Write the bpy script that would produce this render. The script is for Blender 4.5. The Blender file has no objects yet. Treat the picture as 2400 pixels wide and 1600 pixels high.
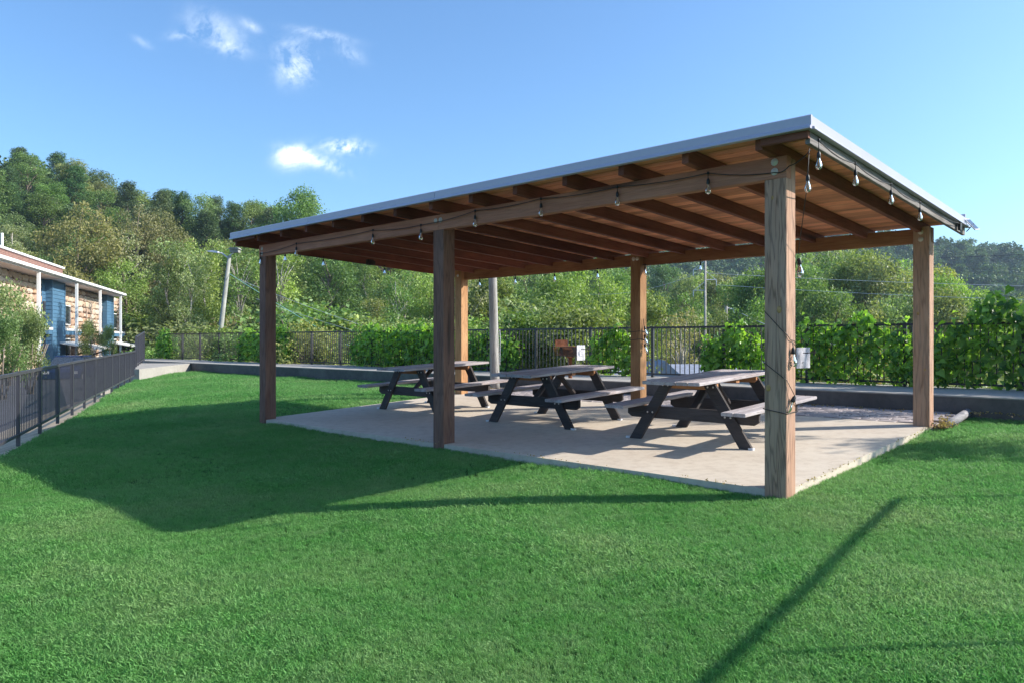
import bpy, math, random
import numpy as np
from mathutils import Vector, Matrix
R = math.radians
random.seed(7)
SC = bpy.context.scene
COL = SC.collection

# ---------------------------------------------------------------- camera
cam = bpy.data.cameras.new("camera")
cam_o = bpy.data.objects.new("camera", cam); COL.objects.link(cam_o)
cam_o.location = (0, 0, 1.25); cam_o.rotation_euler = (R(90), 0, 0)
cam.sensor_width = 36.0; cam.lens = 26.55
cam.clip_start = 0.05; cam.clip_end = 6000
SC.camera = cam_o

# ---------------------------------------------------------------- world, sun, exposure
SUN_EL, SKY = 32.6, 0.138
w = bpy.data.worlds.new("World"); SC.world = w; w.use_nodes = True
nt = w.node_tree; N = nt.nodes; LK = nt.links; N.clear()
def wn(t, **k):
    n = N.new(t)
    for a, b in k.items(): setattr(n, a, b)
    return n
def wm(op, a, b=None, c=None):
    n = wn("ShaderNodeMath", operation=op)
    for i, v in enumerate((a, b, c)):
        if v is None: continue
        if isinstance(v, (int, float)): n.inputs[i].default_value = v
        else: LK.new(v, n.inputs[i])
    return n.outputs[0]
sky = wn("ShaderNodeTexSky", sky_type="NISHITA", sun_disc=False)
sky.sun_elevation = R(SUN_EL); sky.sun_rotation = R(90)
sky.air_density = 1.0; sky.dust_density = 1.7; sky.ozone_density = 1.6; sky.altitude = 150
tint = wn("ShaderNodeMix", data_type="RGBA", blend_type="MULTIPLY")
tint.inputs[0].default_value = 1.0
LK.new(sky.outputs[0], tint.inputs[6]); tint.inputs[7].default_value = (0.64, 0.89, 1.09, 1)
# clouds: a few wisps at fixed directions of the sky
tc = wn("ShaderNodeTexCoord"); sp = wn("ShaderNodeSeparateXYZ"); LK.new(tc.outputs["Generated"], sp.inputs[0])
yy = wm("MAXIMUM", sp.outputs[1], 0.05)
ca = wm("DIVIDE", sp.outputs[0], yy); cb = wm("DIVIDE", sp.outputs[2], yy)
def puff(px, py, rx, ry, gain, tilt=0.0):
    a0, b0 = (px - 1200) / 1770, (800 - py) / 1770
    u = wm("SUBTRACT", ca, a0); v = wm("SUBTRACT", cb, b0)
    c, s = math.cos(R(tilt)), math.sin(R(tilt))
    p = wm("DIVIDE", wm("ADD", wm("MULTIPLY", u, c), wm("MULTIPLY", v, s)), rx / 1770)
    q = wm("DIVIDE", wm("SUBTRACT", wm("MULTIPLY", v, c), wm("MULTIPLY", u, s)), ry / 1770)
    d = wm("ADD", wm("MULTIPLY", p, p), wm("MULTIPLY", q, q))
    return wm("MULTIPLY", wm("EXPONENT", wm("MULTIPLY", d, -1.0)), gain)
tot = None
for args in ((505, 75, 62, 34, 0.55, -25), (590, 62, 26, 10, 0.4, -30), (335, 100, 22, 8, 0.35, -30), (425, 82, 34, 10, 0.5, 5),
             (540, 115, 34, 14, 0.45, -20),
             (700, 160, 42, 30, 1.15, 20), (680, 110, 46, 22, 0.4, 10), (755, 82, 62, 10, 0.6, -12), (822, 128, 28, 16, 0.5, -30),
             (684, 366, 34, 22, 1.9, 5), (808, 345, 48, 16, 1.6, -4), (745, 378, 66, 15, 1.0, -18),
             (1700, -500, 500, 140, .7, 10), (-900, 300, 400, 80, .7, 0), (3600, 100, 600, 90, .7, 5)):
    g = puff(*args)
    tot = g if tot is None else wm("ADD", tot, g)
def wnoise(scale, det, rough):
    comb = wn("ShaderNodeCombineXYZ"); LK.new(ca, comb.inputs[0]); LK.new(cb, comb.inputs[1])
    n = wn("ShaderNodeTexNoise"); LK.new(comb.outputs[0], n.inputs["Vector"])
    n.inputs["Scale"].default_value = scale; n.inputs["Detail"].default_value = det; n.inputs["Roughness"].default_value = rough
    n.inputs["Distortion"].default_value = 0.6
    return n.outputs["Fac"]
ns = wm("ADD", wm("MULTIPLY", wnoise(15, 9, 0.66), 0.72), wm("MULTIPLY", wnoise(55, 8, 0.7), 0.28))
dens = wm("MULTIPLY", tot, wm("MULTIPLY", wm("SUBTRACT", ns, 0.43), 5.0))
dens = wm("MINIMUM", wm("MAXIMUM", dens, 0.0), 0.86)
front = wm("GREATER_THAN", sp.outputs[1], 0.05)
dens = wm("MULTIPLY", dens, front)
cmix = wn("ShaderNodeMix", data_type="RGBA"); LK.new(dens, cmix.inputs[0])
LK.new(tint.outputs[2], cmix.inputs[6]); cmix.inputs[7].default_value = (6.4, 6.9, 7.2, 1)
bg = wn("ShaderNodeBackground"); bg.inputs[1].default_value = SKY
LK.new(cmix.outputs[2], bg.inputs[0])
wo = wn("ShaderNodeOutputWorld"); LK.new(bg.outputs[0], wo.inputs[0])

sun = bpy.data.lights.new("sun", "SUN"); sun.energy = 4.6; sun.angle = R(0.5); sun.color = (1.0, 0.93, 0.83)
sun_o = bpy.data.objects.new("sun", sun); COL.objects.link(sun_o)
sd = Vector((math.cos(R(SUN_EL)), 0.0, math.sin(R(SUN_EL))))
sun_o.rotation_euler = sd.to_track_quat('Z', 'Y').to_euler(); sun_o.location = (40, 0, 40)
vs = SC.view_settings; vs.view_transform = "Standard"; vs.look = "None"; vs.gamma = 1; vs.exposure = 0.80
vs.use_curve_mapping = False
SC.render.engine = "CYCLES"
SC.cycles.max_bounces = 6; SC.cycles.diffuse_bounces = 3; SC.cycles.glossy_bounces = 2
SC.cycles.transmission_bounces = 4; SC.cycles.transparent_max_bounces = 6
SC.cycles.use_denoising = True
SC.cycles.sample_clamp_indirect = 6

# ---------------------------------------------------------------- tagging and objects
def tag(o, label=None, cat=None, group=None, kind=None):
    for k, v in (("label", label), ("category", cat), ("group", group), ("kind", kind)):
        if v: o[k] = v
    return o
def empty(name, loc=(0, 0, 0), rz=0.0, label=None, cat=None, group=None):
    o = bpy.data.objects.new(name, None); COL.objects.link(o)
    o.location = loc; o.rotation_euler = (0, 0, rz); o.empty_display_size = 0.2
    return tag(o, label, cat, group)
def link(name, me, parent=None, loc=None, rot=None, scale=None):
    o = bpy.data.objects.new(name, me); COL.objects.link(o)
    if parent: o.parent = parent
    if loc is not None: o.location = loc
    if rot is not None: o.rotation_euler = rot
    if scale is not None: o.scale = scale
    return o

class MB:
    """collects shapes and builds one mesh"""
    def __init__(s): s.v = []; s.f = []
    def add(s, vs, fs):
        b = len(s.v); s.v += [tuple(v) for v in vs]; s.f += [tuple(i + b for i in f) for f in fs]; return s
    def box(s, x0, x1, y0, y1, z0, z1, c=0.0):
        if c <= 0:
            return s.add([(x, y, z) for z in (z0, z1) for y in (y0, y1) for x in (x0, x1)],
                         [(0, 2, 3, 1), (4, 5, 7, 6), (0, 1, 5, 4), (2, 6, 7, 3), (0, 4, 6, 2), (1, 3, 7, 5)])
        # chamfered along x: an octagonal prism
        pts = [(y0 + c, z0), (y1 - c, z0), (y1, z0 + c), (y1, z1 - c), (y1 - c, z1), (y0 + c, z1), (y0, z1 - c), (y0, z0 + c)]
        return s.prism([(x0, p, q) for p, q in pts], (x1 - x0, 0, 0))
    def prism(s, pts, d):
        n = len(pts); d = Vector(d)
        a = [Vector(p) for p in pts]; b = [p + d for p in a]
        return s.add(a + b, [tuple(range(n))[::-1], tuple(range(n, 2 * n))] + [(i, (i + 1) % n, n + (i + 1) % n, n + i) for i in range(n)])
    def tube(s, pts, r, n=8, caps=True):
        pts = [Vector(p) for p in pts]; m = len(pts)
        rs = r if isinstance(r, (list, tuple)) else [r] * m
        vs = []; up = None
        for i, p in enumerate(pts):
            t = (pts[min(i + 1, m - 1)] - pts[max(i - 1, 0)])
            if t.length < 1e-9: t = Vector((0, 0, 1))
            t.normalize()
            if up is None: up = Vector((1, 0, 0)) if abs(t.x) < 0.8 else Vector((0, 1, 0))
            a = (up - t * up.dot(t)).normalized(); b = t.cross(a); up = a
            for k in range(n):
                q = 2 * math.pi * k / n
                vs.append(p + (a * math.cos(q) + b * math.sin(q)) * rs[i])
        fs = [(i * n + k, i * n + (k + 1) % n, (i + 1) * n + (k + 1) % n, (i + 1) * n + k) for i in range(m - 1) for k in range(n)]
        if caps: fs += [tuple(range(n))[::-1], tuple((m - 1) * n + k for k in range(n))]
        return s.add(vs, fs)
    def lathe(s, prof, n=12, at=(0, 0, 0)):
        vs = [(at[0] + r * math.cos(2 * math.pi * k / n), at[1] + r * math.sin(2 * math.pi * k / n), at[2] + z) for r, z in prof for k in range(n)]
        fs = [(i * n + k, i * n + (k + 1) % n, (i + 1) * n + (k + 1) % n, (i + 1) * n + k) for i in range(len(prof) - 1) for k in range(n)]
        return s.add(vs, fs)
    def mesh(s, name, mat, smooth=False):
        me = bpy.data.meshes.new(name); me.from_pydata(s.v, [], s.f)
        for m in (mat if isinstance(mat, (list, tuple)) else [mat]): me.materials.append(m)
        if smooth: me.polygons.foreach_set("use_smooth", [True] * len(me.polygons))
        me.update(); return me
    def build(s, name, mat, parent=None, smooth=False, **k):
        return link(name, s.mesh(name, mat, smooth), parent, **k)

# ---------------------------------------------------------------- materials
def mat(name, rough=0.7, metal=0.0, spec=0.4):
    m = bpy.data.materials.new(name); m.use_nodes = True
    b = m.node_tree.nodes["Principled BSDF"]
    b.inputs["Roughness"].default_value = rough; b.inputs["Metallic"].default_value = metal
    b.inputs["Specular IOR Level"].default_value = spec
    return m, m.node_tree, b
def nd(t, ty, **k):
    n = t.nodes.new(ty)
    for a, b in k.items(): setattr(n, a, b)
    return n
def coords(t, kind="Object", scale=(1, 1, 1), rnd=True):
    tc = nd(t, "ShaderNodeTexCoord"); mp = nd(t, "ShaderNodeMapping"); mp.inputs["Scale"].default_value = scale
    if kind == "World":
        g = nd(t, "ShaderNodeNewGeometry"); t.links.new(g.outputs["Position"], mp.inputs[0]); return mp.outputs[0]
    if rnd:
        oi = nd(t, "ShaderNodeObjectInfo"); ad = nd(t, "ShaderNodeVectorMath", operation="ADD")
        ml = nd(t, "ShaderNodeMath", operation="MULTIPLY"); ml.inputs[1].default_value = 37.0
        t.links.new(oi.outputs["Random"], ml.inputs[0])
        t.links.new(tc.outputs[kind], ad.inputs[0]); t.links.new(ml.outputs[0], ad.inputs[1]); t.links.new(ad.outputs[0], mp.inputs[0])
    else: t.links.new(tc.outputs[kind], mp.inputs[0])
    return mp.outputs[0]
def noise(t, vec, scale, det=4, rough=0.55, dist=0.0):
    n = nd(t, "ShaderNodeTexNoise"); t.links.new(vec, n.inputs["Vector"])
    n.inputs["Scale"].default_value = scale; n.inputs["Detail"].default_value = det
    n.inputs["Roughness"].default_value = rough; n.inputs["Distortion"].default_value = dist
    return n.outputs["Fac"]
def ramp(t, fac, stops):
    r = nd(t, "ShaderNodeValToRGB"); t.links.new(fac, r.inputs[0])
    e = r.color_ramp.elements
    while len(e) < len(stops): e.new(0.5)
    for i, (p, c) in enumerate(stops):
        e[i].position = p; e[i].color = (c if len(c) == 4 else (*c, 1)) if isinstance(c, (tuple, list)) else (c, c, c, 1)
    return r.outputs[0]
def mixc(t, fac, a, b, blend="MIX"):
    m = nd(t, "ShaderNodeMix", data_type="RGBA", blend_type=blend)
    for i, v in ((0, fac), (6, a), (7, b)):
        if isinstance(v, (int, float)): m.inputs[i].default_value = v
        elif isinstance(v, (tuple, list)): m.inputs[i].default_value = (*v[:3], 1)
        else: t.links.new(v, m.inputs[i])
    return m.outputs[2]
def mth(t, op, a, b=None):
    n = nd(t, "ShaderNodeMath", operation=op)
    for i, v in enumerate((a, b)):
        if v is None: continue
        if isinstance(v, (int, float)): n.inputs[i].default_value = v
        else: t.links.new(v, n.inputs[i])
    return n.outputs[0]
def bump(t, b, h, dist=0.01, st=0.5):
    n = nd(t, "ShaderNodeBump"); n.inputs["Distance"].default_value = dist; n.inputs["Strength"].default_value = st
    t.links.new(h, n.inputs["Height"]); t.links.new(n.outputs[0], b.inputs["Normal"])

def wood(name, light, dark, lines=1.0, scale=1.0, gray=0.0, graycol=(0.36, 0.33, 0.32), rough=0.75, var=0.25, knots=True):
    """grain along the object's local X"""
    m, t, b = mat(name, rough, spec=0.25)
    v = coords(t, "Object", (0.42 * scale, 5.0 * scale, 5.0 * scale))
    base = noise(t, v, 1.6, 3, 0.5, 0.3)
    if knots:
        vo = nd(t, "ShaderNodeTexVoronoi"); t.links.new(v, vo.inputs["Vector"]); vo.inputs["Scale"].default_value = 0.75
        kn = mth(t, "MULTIPLY", mth(t, "EXPONENT", mth(t, "MULTIPLY", vo.outputs["Distance"], -5.5)), 0.55)
        field = mth(t, "ADD", base, kn)
    else: field = base
    rings = mth(t, "SINE", mth(t, "MULTIPLY", field, 62.0))
    rings = mth(t, "POWER", mth(t, "ADD", mth(t, "MULTIPLY", rings, 0.5), 0.5), 3.5)
    fine = noise(t, coords(t, "Object", (1.2, 60, 60)), 3.0, 3, 0.6)
    big = noise(t, coords(t, "Object", (0.6, 2, 2)), 1.7, 4, 0.6)
    col = mixc(t, ramp(t, big, [(0.3, 0.0), (0.72, 1.0)]), dark, light)
    col = mixc(t, mth(t, "MULTIPLY", rings, 0.55 * lines), col, tuple(c * 0.28 for c in dark))
    col = mixc(t, mth(t, "MULTIPLY", ramp(t, fine, [(0.42, 0.0), (0.66, 1.0)]), 0.32), col, tuple(c * 0.45 for c in dark))
    if knots:
        kc = ramp(t, vo.outputs["Distance"], [(0.05, 1.0), (0.13, 0.0)])
        col = mixc(t, mth(t, "MULTIPLY", kc, 0.85), col, tuple(c * 0.22 for c in dark))
    if gray > 0:
        gn = noise(t, coords(t, "Object", (0.9, 7, 7)), 2.3, 5, 0.65)
        col = mixc(t, mth(t, "MULTIPLY", ramp(t, gn, [(0.34, 0.0), (0.6, 1.0)]), gray), col, graycol)
    oi = nd(t, "ShaderNodeObjectInfo")
    hv = nd(t, "ShaderNodeHueSaturation"); t.links.new(col, hv.inputs["Color"])
    t.links.new(mth(t, "ADD", mth(t, "MULTIPLY", oi.outputs["Random"], 2 * var), 1 - var), hv.inputs["Value"])
    t.links.new(hv.outputs[0], b.inputs["Base Color"])
    bump(t, b, mth(t, "ADD", mth(t, "MULTIPLY", rings, -0.6), fine), 0.004, 0.7)
    return m
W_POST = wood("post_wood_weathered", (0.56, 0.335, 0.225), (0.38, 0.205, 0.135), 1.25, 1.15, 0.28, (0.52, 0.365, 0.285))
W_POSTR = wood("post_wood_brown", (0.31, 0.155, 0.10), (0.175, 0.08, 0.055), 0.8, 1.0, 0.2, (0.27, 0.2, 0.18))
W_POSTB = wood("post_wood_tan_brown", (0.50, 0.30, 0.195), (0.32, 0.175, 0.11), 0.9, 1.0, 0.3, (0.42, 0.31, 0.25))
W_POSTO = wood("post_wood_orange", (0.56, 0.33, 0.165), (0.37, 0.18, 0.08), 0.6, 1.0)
W_BEAM = wood("beam_wood", (0.60, 0.27, 0.165), (0.40, 0.16, 0.095), 0.3, 0.8, 0.12, (0.32, 0.22, 0.17), var=0.1)
W_BEAMO = wood("beam_wood_orange", (0.46, 0.235, 0.115), (0.27, 0.115, 0.055), 0.4, 0.8, var=0.1)
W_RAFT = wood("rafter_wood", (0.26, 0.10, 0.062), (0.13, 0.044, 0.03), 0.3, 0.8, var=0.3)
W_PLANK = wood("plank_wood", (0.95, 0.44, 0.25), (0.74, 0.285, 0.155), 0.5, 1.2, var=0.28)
W_RIM = wood("rim_wood_grey", (0.20, 0.17, 0.15), (0.09, 0.075, 0.068), 0.8, 1.0, 0.6, (0.24, 0.225, 0.22))
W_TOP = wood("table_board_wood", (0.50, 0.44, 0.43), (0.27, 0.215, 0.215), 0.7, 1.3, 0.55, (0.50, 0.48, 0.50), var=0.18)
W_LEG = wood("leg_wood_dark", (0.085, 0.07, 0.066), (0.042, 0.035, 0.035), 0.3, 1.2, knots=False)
W_CLEAT = wood("cleat_wood", (0.50, 0.25, 0.12), (0.33, 0.145, 0.065), 0.4, 1.2)
W_GREY = wood("pole_wood_grey", (0.36, 0.34, 0.31), (0.19, 0.175, 0.16), 0.9, 0.9, 0.5, (0.38, 0.37, 0.355), knots=False)
W_LOG = wood("timber_grey", (0.30, 0.28, 0.29), (0.16, 0.15, 0.15), 0.7, 1.2, 0.4, (0.33, 0.32, 0.34))

def plain(name, c, rough=0.6, metal=0.0, spec=0.4, nz=0.12, nscale=6, bmp=0.0):
    m, t, b = mat(name, rough, metal, spec)
    n = noise(t, coords(t, "Object"), nscale, 6, 0.6)
    col = mixc(t, ramp(t, n, [(0.3, 0.0), (0.7, 1.0)]), tuple(x * (1 - nz) for x in c), tuple(min(1, x * (1 + nz)) for x in c))
    t.links.new(col, b.inputs["Base Color"])
    if bmp: bump(t, b, noise(t, coords(t, "Object"), nscale * 8, 4), 0.01, bmp)
    return m
M_TRIM = plain("trim_white_metal", (0.43, 0.415, 0.51), 0.30, 0.0, 0.6, 0.04, 2)
M_ROOF = plain("roof_sheet_metal", (0.6, 0.6, 0.62), 0.4, 0.3)
M_BLACK = plain("fence_black_paint", (0.022, 0.022, 0.027), 0.42, 0.0, 0.6, 0.3)
M_GREYF = plain("fence_grey_paint", (0.052, 0.050, 0.062), 0.40, 0.0, 0.6, 0.2)
M_CORD = plain("cord_black", (0.02, 0.018, 0.018), 0.5)
M_BOLT = plain("bolt_zinc", (0.62, 0.56, 0.50), 0.5, 0.15)
M_FIL = plain("filament", (0.8, 0.5, 0.15), 0.4, 0.5)
M_KNOT = plain("knot_wood", (0.42, 0.24, 0.09), 0.6, nz=0.4, nscale=30)
M_RUST = plain("rusty_steel", (0.30, 0.12, 0.06), 0.8, 0.1, nz=0.6, nscale=14, bmp=0.4)
M_GALV = plain("galvanised_steel", (0.62, 0.62, 0.66), 0.45, 0.3, nz=0.15, nscale=10)
M_PLATE = plain("stained_steel_plate", (0.46, 0.45, 0.48), 0.6, 0.1, nz=0.45, nscale=9)
M_SOOT = plain("sooty_steel", (0.045, 0.035, 0.032), 0.8, nz=0.4)
M_WHITE = plain("white_paint", (0.80, 0.80, 0.79), 0.5, nz=0.05)
M_SOFFIT = plain("soffit_paint", (0.60, 0.52, 0.47), 0.7, nz=0.08)
M_BLUE = plain("blue_siding_paint", (0.07, 0.16, 0.26), 0.55, nz=0.10, nscale=2)
M_DKBLUE = plain("blue_siding_recess_shade", (0.065, 0.15, 0.25), 0.55, nz=0.10, nscale=2)  # same siding blue, the recess's shade darkened into its colour
M_GLASSD = plain("window_glass_dark", (0.035, 0.045, 0.06), 0.08, 0.0, 0.9, 0.2)
M_SHINGLE = plain("grey_shingle_roof", (0.27, 0.29, 0.35), 0.85, nz=0.2, nscale=8, bmp=0.4)
M_CARP = plain("car_paint_blue", (0.018, 0.045, 0.15), 0.2, 0.2, 0.7, 0.05)
M_TYRE = plain("tyre_rubber", (0.02, 0.02, 0.02), 0.9)
M_BARK = plain("bark_grey_brown", (0.17, 0.135, 0.105), 0.9, nz=0.45, nscale=5, bmp=0.8)
M_BARKP = plain("bark_pale", (0.42, 0.38, 0.33), 0.9, nz=0.35, nscale=5, bmp=0.6)
M_POLEG = plain("pole_grey_green", (0.27, 0.27, 0.24), 0.85, nz=0.25, nscale=3)
M_STEM = plain("vine_stem", (0.16, 0.14, 0.07), 0.8, nz=0.3)
M_SOLAR = plain("solar_cell", (0.02, 0.03, 0.07), 0.15, 0.1, 0.8)
m_, t_, b_ = mat("clear_glass", 0.02); b_.inputs["Transmission Weight"].default_value = 0.97
b_.inputs["IOR"].default_value = 1.35; b_.inputs["Base Color"].default_value = (0.96, 0.96, 0.96, 1); M_GLASS = m_

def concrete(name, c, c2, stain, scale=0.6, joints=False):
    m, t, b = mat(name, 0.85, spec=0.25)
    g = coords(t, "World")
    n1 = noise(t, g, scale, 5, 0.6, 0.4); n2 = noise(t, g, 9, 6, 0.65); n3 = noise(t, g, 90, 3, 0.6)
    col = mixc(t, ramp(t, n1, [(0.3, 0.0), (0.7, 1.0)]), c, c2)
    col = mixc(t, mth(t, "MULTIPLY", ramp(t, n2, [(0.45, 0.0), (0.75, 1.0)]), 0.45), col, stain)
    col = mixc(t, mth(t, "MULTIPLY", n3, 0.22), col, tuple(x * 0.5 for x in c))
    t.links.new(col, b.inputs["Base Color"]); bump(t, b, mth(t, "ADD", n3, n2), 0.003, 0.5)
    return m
M_SLAB = concrete("slab_concrete", (0.52, 0.44, 0.352), (0.62, 0.55, 0.455), (0.31, 0.235, 0.175))
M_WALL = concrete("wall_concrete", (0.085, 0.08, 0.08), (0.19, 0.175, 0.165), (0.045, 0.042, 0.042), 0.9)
M_WALK = concrete("walkway_concrete", (0.33, 0.305, 0.275), (0.42, 0.39, 0.35), (0.20, 0.18, 0.16), 0.8)
M_PAVER = plain("paver_brick", (0.33, 0.285, 0.275), 0.85, nz=0.3, nscale=12, bmp=0.4)
M_PAVJ = plain("paver_joint_sand", (0.15, 0.13, 0.12), 0.95, nz=0.3, nscale=20)
M_ASPH = plain("asphalt", (0.075, 0.078, 0.09), 0.9, nz=0.2, nscale=3, bmp=0.3)
M_VERGE = plain("dry_verge", (0.40, 0.31, 0.21), 0.95, nz=0.35, nscale=3, bmp=0.5)

def ground_mat(name, cols, scale=0.5, bs=8):
    m, t, b = mat(name, 0.95, spec=0.1)
    g = coords(t, "World"); n = noise(t, g, scale, 8, 0.65, 0.5); n2 = noise(t, g, bs, 5, 0.7)
    a = ramp(t, n, [(0.3, cols[0]), (0.5, cols[1]), (0.7, cols[2])])
    t.links.new(mixc(t, mth(t, "MULTIPLY", n2, 0.6), a, tuple(x * 0.4 for x in cols[0])), b.inputs["Base Color"])
    bump(t, b, n2, 0.05, 0.8); return m
M_EARTH = ground_mat("hill_ground", ((0.05, 0.05, 0.022), (0.07, 0.08, 0.03), (0.10, 0.085, 0.05)), 0.06, 0.7)
M_SOIL = ground_mat("lawn_soil", ((0.045, 0.125, 0.028), (0.06, 0.16, 0.034), (0.085, 0.18, 0.05)), 0.8, 14)

def leafmat(name, c1, c2, trans=0.35, rough=0.5, objcol=False, world=0.0, spec=0.3):
    """leaf colour varies per leaf (attribute 'tint') and per tree"""
    m = bpy.data.materials.new(name); m.use_nodes = True; t = m.node_tree; t.nodes.clear()
    at = nd(t, "ShaderNodeAttribute", attribute_name="tint")
    col = mixc(t, at.outputs["Fac"], c1, c2)
    oi = nd(t, "ShaderNodeObjectInfo")
    if objcol: col = mixc(t, 1.0, col, oi.outputs["Color"], "MULTIPLY")
    hv = nd(t, "ShaderNodeHueSaturation"); t.links.new(col, hv.inputs["Color"])
    t.links.new(mth(t, "ADD", mth(t, "MULTIPLY", oi.outputs["Random"], 0.30), 0.85), hv.inputs["Value"])
    col = hv.outputs[0]
    p = nd(t, "ShaderNodeBsdfPrincipled"); p.inputs["Roughness"].default_value = rough; p.inputs["Specular IOR Level"].default_value = spec
    tr = nd(t, "ShaderNodeBsdfTranslucent"); mx = nd(t, "ShaderNodeMixShader"); mx.inputs[0].default_value = trans
    t.links.new(col, p.inputs["Base Color"])
    tcx = mixc(t, 1.0, col, (1.15, 1.25, 0.5), "MULTIPLY"); t.links.new(tcx, tr.inputs[0])
    t.links.new(p.outputs[0], mx.inputs[1]); t.links.new(tr.outputs[0], mx.inputs[2])
    o = nd(t, "ShaderNodeOutputMaterial"); t.links.new(mx.outputs[0], o.inputs[0])
    return m
L_TREE = leafmat("tree_leaves", (0.085, 0.13, 0.04), (0.36, 0.42, 0.17), 0.36, 0.5, objcol=True)
L_PINE = leafmat("pine_needles", (0.055, 0.10, 0.045), (0.15, 0.20, 0.085), 0.2, 0.6, objcol=True)
L_VINE = leafmat("vine_leaves", (0.055, 0.16, 0.03), (0.38, 0.60, 0.105), 0.5, 0.36, spec=0.5)
L_DRY = leafmat("dry_leaves", (0.30, 0.20, 0.10), (0.50, 0.38, 0.20), 0.3, 0.8)

# ---------------------------------------------------------------- the site frame
P1 = Vector((2.283, 6.286, 0)); A43 = math.atan2(-0.682, 0.7314)
KG = 0.044
def Wp(u, v, z=0.0):
    """u runs along the pavilion's long side (away to the left), v to the back"""
    return Vector((P1.x - 0.7314 * u + 0.682 * v, P1.y + 0.682 * u + 0.7314 * v, z))
def uv_of(x, y):
    dx, dy = x - P1.x, y - P1.y
    return -0.7314 * dx + 0.682 * dy, 0.682 * dx + 0.7314 * dy
def gz(x, y): return KG * uv_of(x, y)[1]
def at(px, py, Y):
    """point of the place seen at a pixel of the photograph at depth Y"""
    return Vector(((px - 1200) / 1770 * Y, Y, 1.25 + (800 - py) / 1770 * Y))

# ---------------------------------------------------------------- terrain
def interp(x, pts):
    return float(np.interp(x, [p[0] for p in pts], [p[1] for p in pts]))
def smooth(a, b, x):
    t = min(1, max(0, (x - a) / (b - a))); return t * t * (3 - 2 * t)
LEFT_R = [(-1.6, 30), (-0.9, 30), (-0.68, 28.5), (-0.56, 24.0), (-0.5, 19.0), (-0.45, 17.0), (-0.38, 15.0), (-0.26, 13.0), (0, 6), (0.15, 2), (0.3, -3), (3, -3)]
RIGHT_R = [(-1, 30), (-0.1, 36), (0.17, 38), (0.28, 44), (0.4, 48), (0.5, 45), (0.56, 40), (0.62, 39), (0.68, 37), (1.2, 45), (3, 45)]
def terrain(x, y):
    if y < 1: return -1.6
    a = x / max(y, 1.0)
    s0 = 58 + 26 * smooth(-0.3, -0.5, a); s1 = 150
    base = -1.2 + (-4.8) * smooth(-0.35, 0.25, a) * smooth(16, 45, y)
    h = base + (interp(a, LEFT_R) - base) * smooth(s0, s1, y)
    far = interp(a, RIGHT_R) * smooth(260, 460, y)
    h = h * (1 - smooth(250, 420, y)) + far
    h += 0.9 * math.sin(x * 0.06 + 1) * math.cos(y * 0.05) * smooth(50, 120, y)
    return h
ys = [-400, -150, -60, -20, 0, 8, 16, 24, 32, 40, 50] + [60 + 8 * i for i in range(24)] + [260 + 20 * i for i in range(16)] + [620, 760, 1000, 1600, 3000]
vs_, fs_ = [], []
cols_ = 120
for y in ys:
    half = max(260.0, abs(y) * 1.35)
    for i in range(cols_ + 1):
        x = -half + 2 * half * i / cols_
        vs_.append((x, y, terrain(x, y)))
for j in range(len(ys) - 1):
    for i in range(cols_):
        a = j * (cols_ + 1) + i; fs_.append((a, a + 1, a + cols_ + 2, a + cols_ + 1))
tag(MB().add(vs_, fs_).build("hills", M_EARTH, None, smooth=True), kind="structure")

# ---------------------------------------------------------------- lawn
V_WALL = 5.8
FL0, FL1 = Vector((-3.0, 0.55, 0)), Vector((-11.75, 23.52, 0))        # the left fence's line
def lawn_poly():
    d = (FL1 - FL0).normalized()
    return [FL0 - d * 9, FL1, Wp(24.3, V_WALL), Wp(-12, V_WALL), Wp(-16, -16)]
LP = lawn_poly()
def inside(x, y, poly):
    c = False; n = len(poly)
    for i in range(n):
        x1, y1 = poly[i].x, poly[i].y; x2, y2 = poly[(i + 1) % n].x, poly[(i + 1) % n].y
        if (y1 > y) != (y2 > y) and x < (x2 - x1) * (y - y1) / (y2 - y1) + x1: c = not c
    return c
mb = MB()
top = [Vector((p.x, p.y, gz(p.x, p.y) - 0.078)) for p in LP]
n5 = len(top)
mb.add(top + [Vector((p.x, p.y, -2.2)) for p in top], [tuple(range(n5))[::-1]] + [(i, (i + 1) % n5, n5 + (i + 1) % n5, n5 + i) for i in range(n5)])
tag(mb.build("lawn_ground", M_SOIL), kind="structure")

# grass: tufts scattered over the lawn by geometry nodes
m = bpy.data.materials.new("grass_blades"); m.use_nodes = True; t = m.node_tree; t.nodes.clear()
g = coords(t, "World")
big = noise(t, g, 0.55, 4, 0.6); mid = noise(t, g, 5.0, 4, 0.65)
c = ramp(t, big, [(0.28, (0.105, 0.35, 0.075)), (0.5, (0.185, 0.435, 0.115)), (0.72, (0.36, 0.50, 0.20))])
c = mixc(t, ramp(t, mid, [(0.38, 0.0), (0.7, 0.5)]), c, (0.34, 0.48, 0.22))
at_ = nd(t, "ShaderNodeAttribute", attribute_name="tint")
c = mixc(t, mth(t, "MULTIPLY", at_.outputs["Fac"], 0.5), c, (0.06, 0.24, 0.035))
oi = nd(t, "ShaderNodeObjectInfo"); hv = nd(t, "ShaderNodeHueSaturation"); t.links.new(c, hv.inputs["Color"])
t.links.new(mth(t, "ADD", mth(t, "MULTIPLY", oi.outputs["Random"], 0.3), 0.85), hv.inputs["Value"])
p = nd(t, "ShaderNodeBsdfPrincipled"); p.inputs["Roughness"].default_value = 0.55; p.inputs["Specular IOR Level"].default_value = 0.25
tr = nd(t, "ShaderNodeBsdfTranslucent"); mx = nd(t, "ShaderNodeMixShader"); mx.inputs[0].default_value = 0.5
t.links.new(hv.outputs[0], p.inputs["Base Color"]); t.links.new(hv.outputs[0], tr.inputs[0])
t.links.new(p.outputs[0], mx.inputs[1]); t.links.new(tr.outputs[0], mx.inputs[2])
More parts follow.
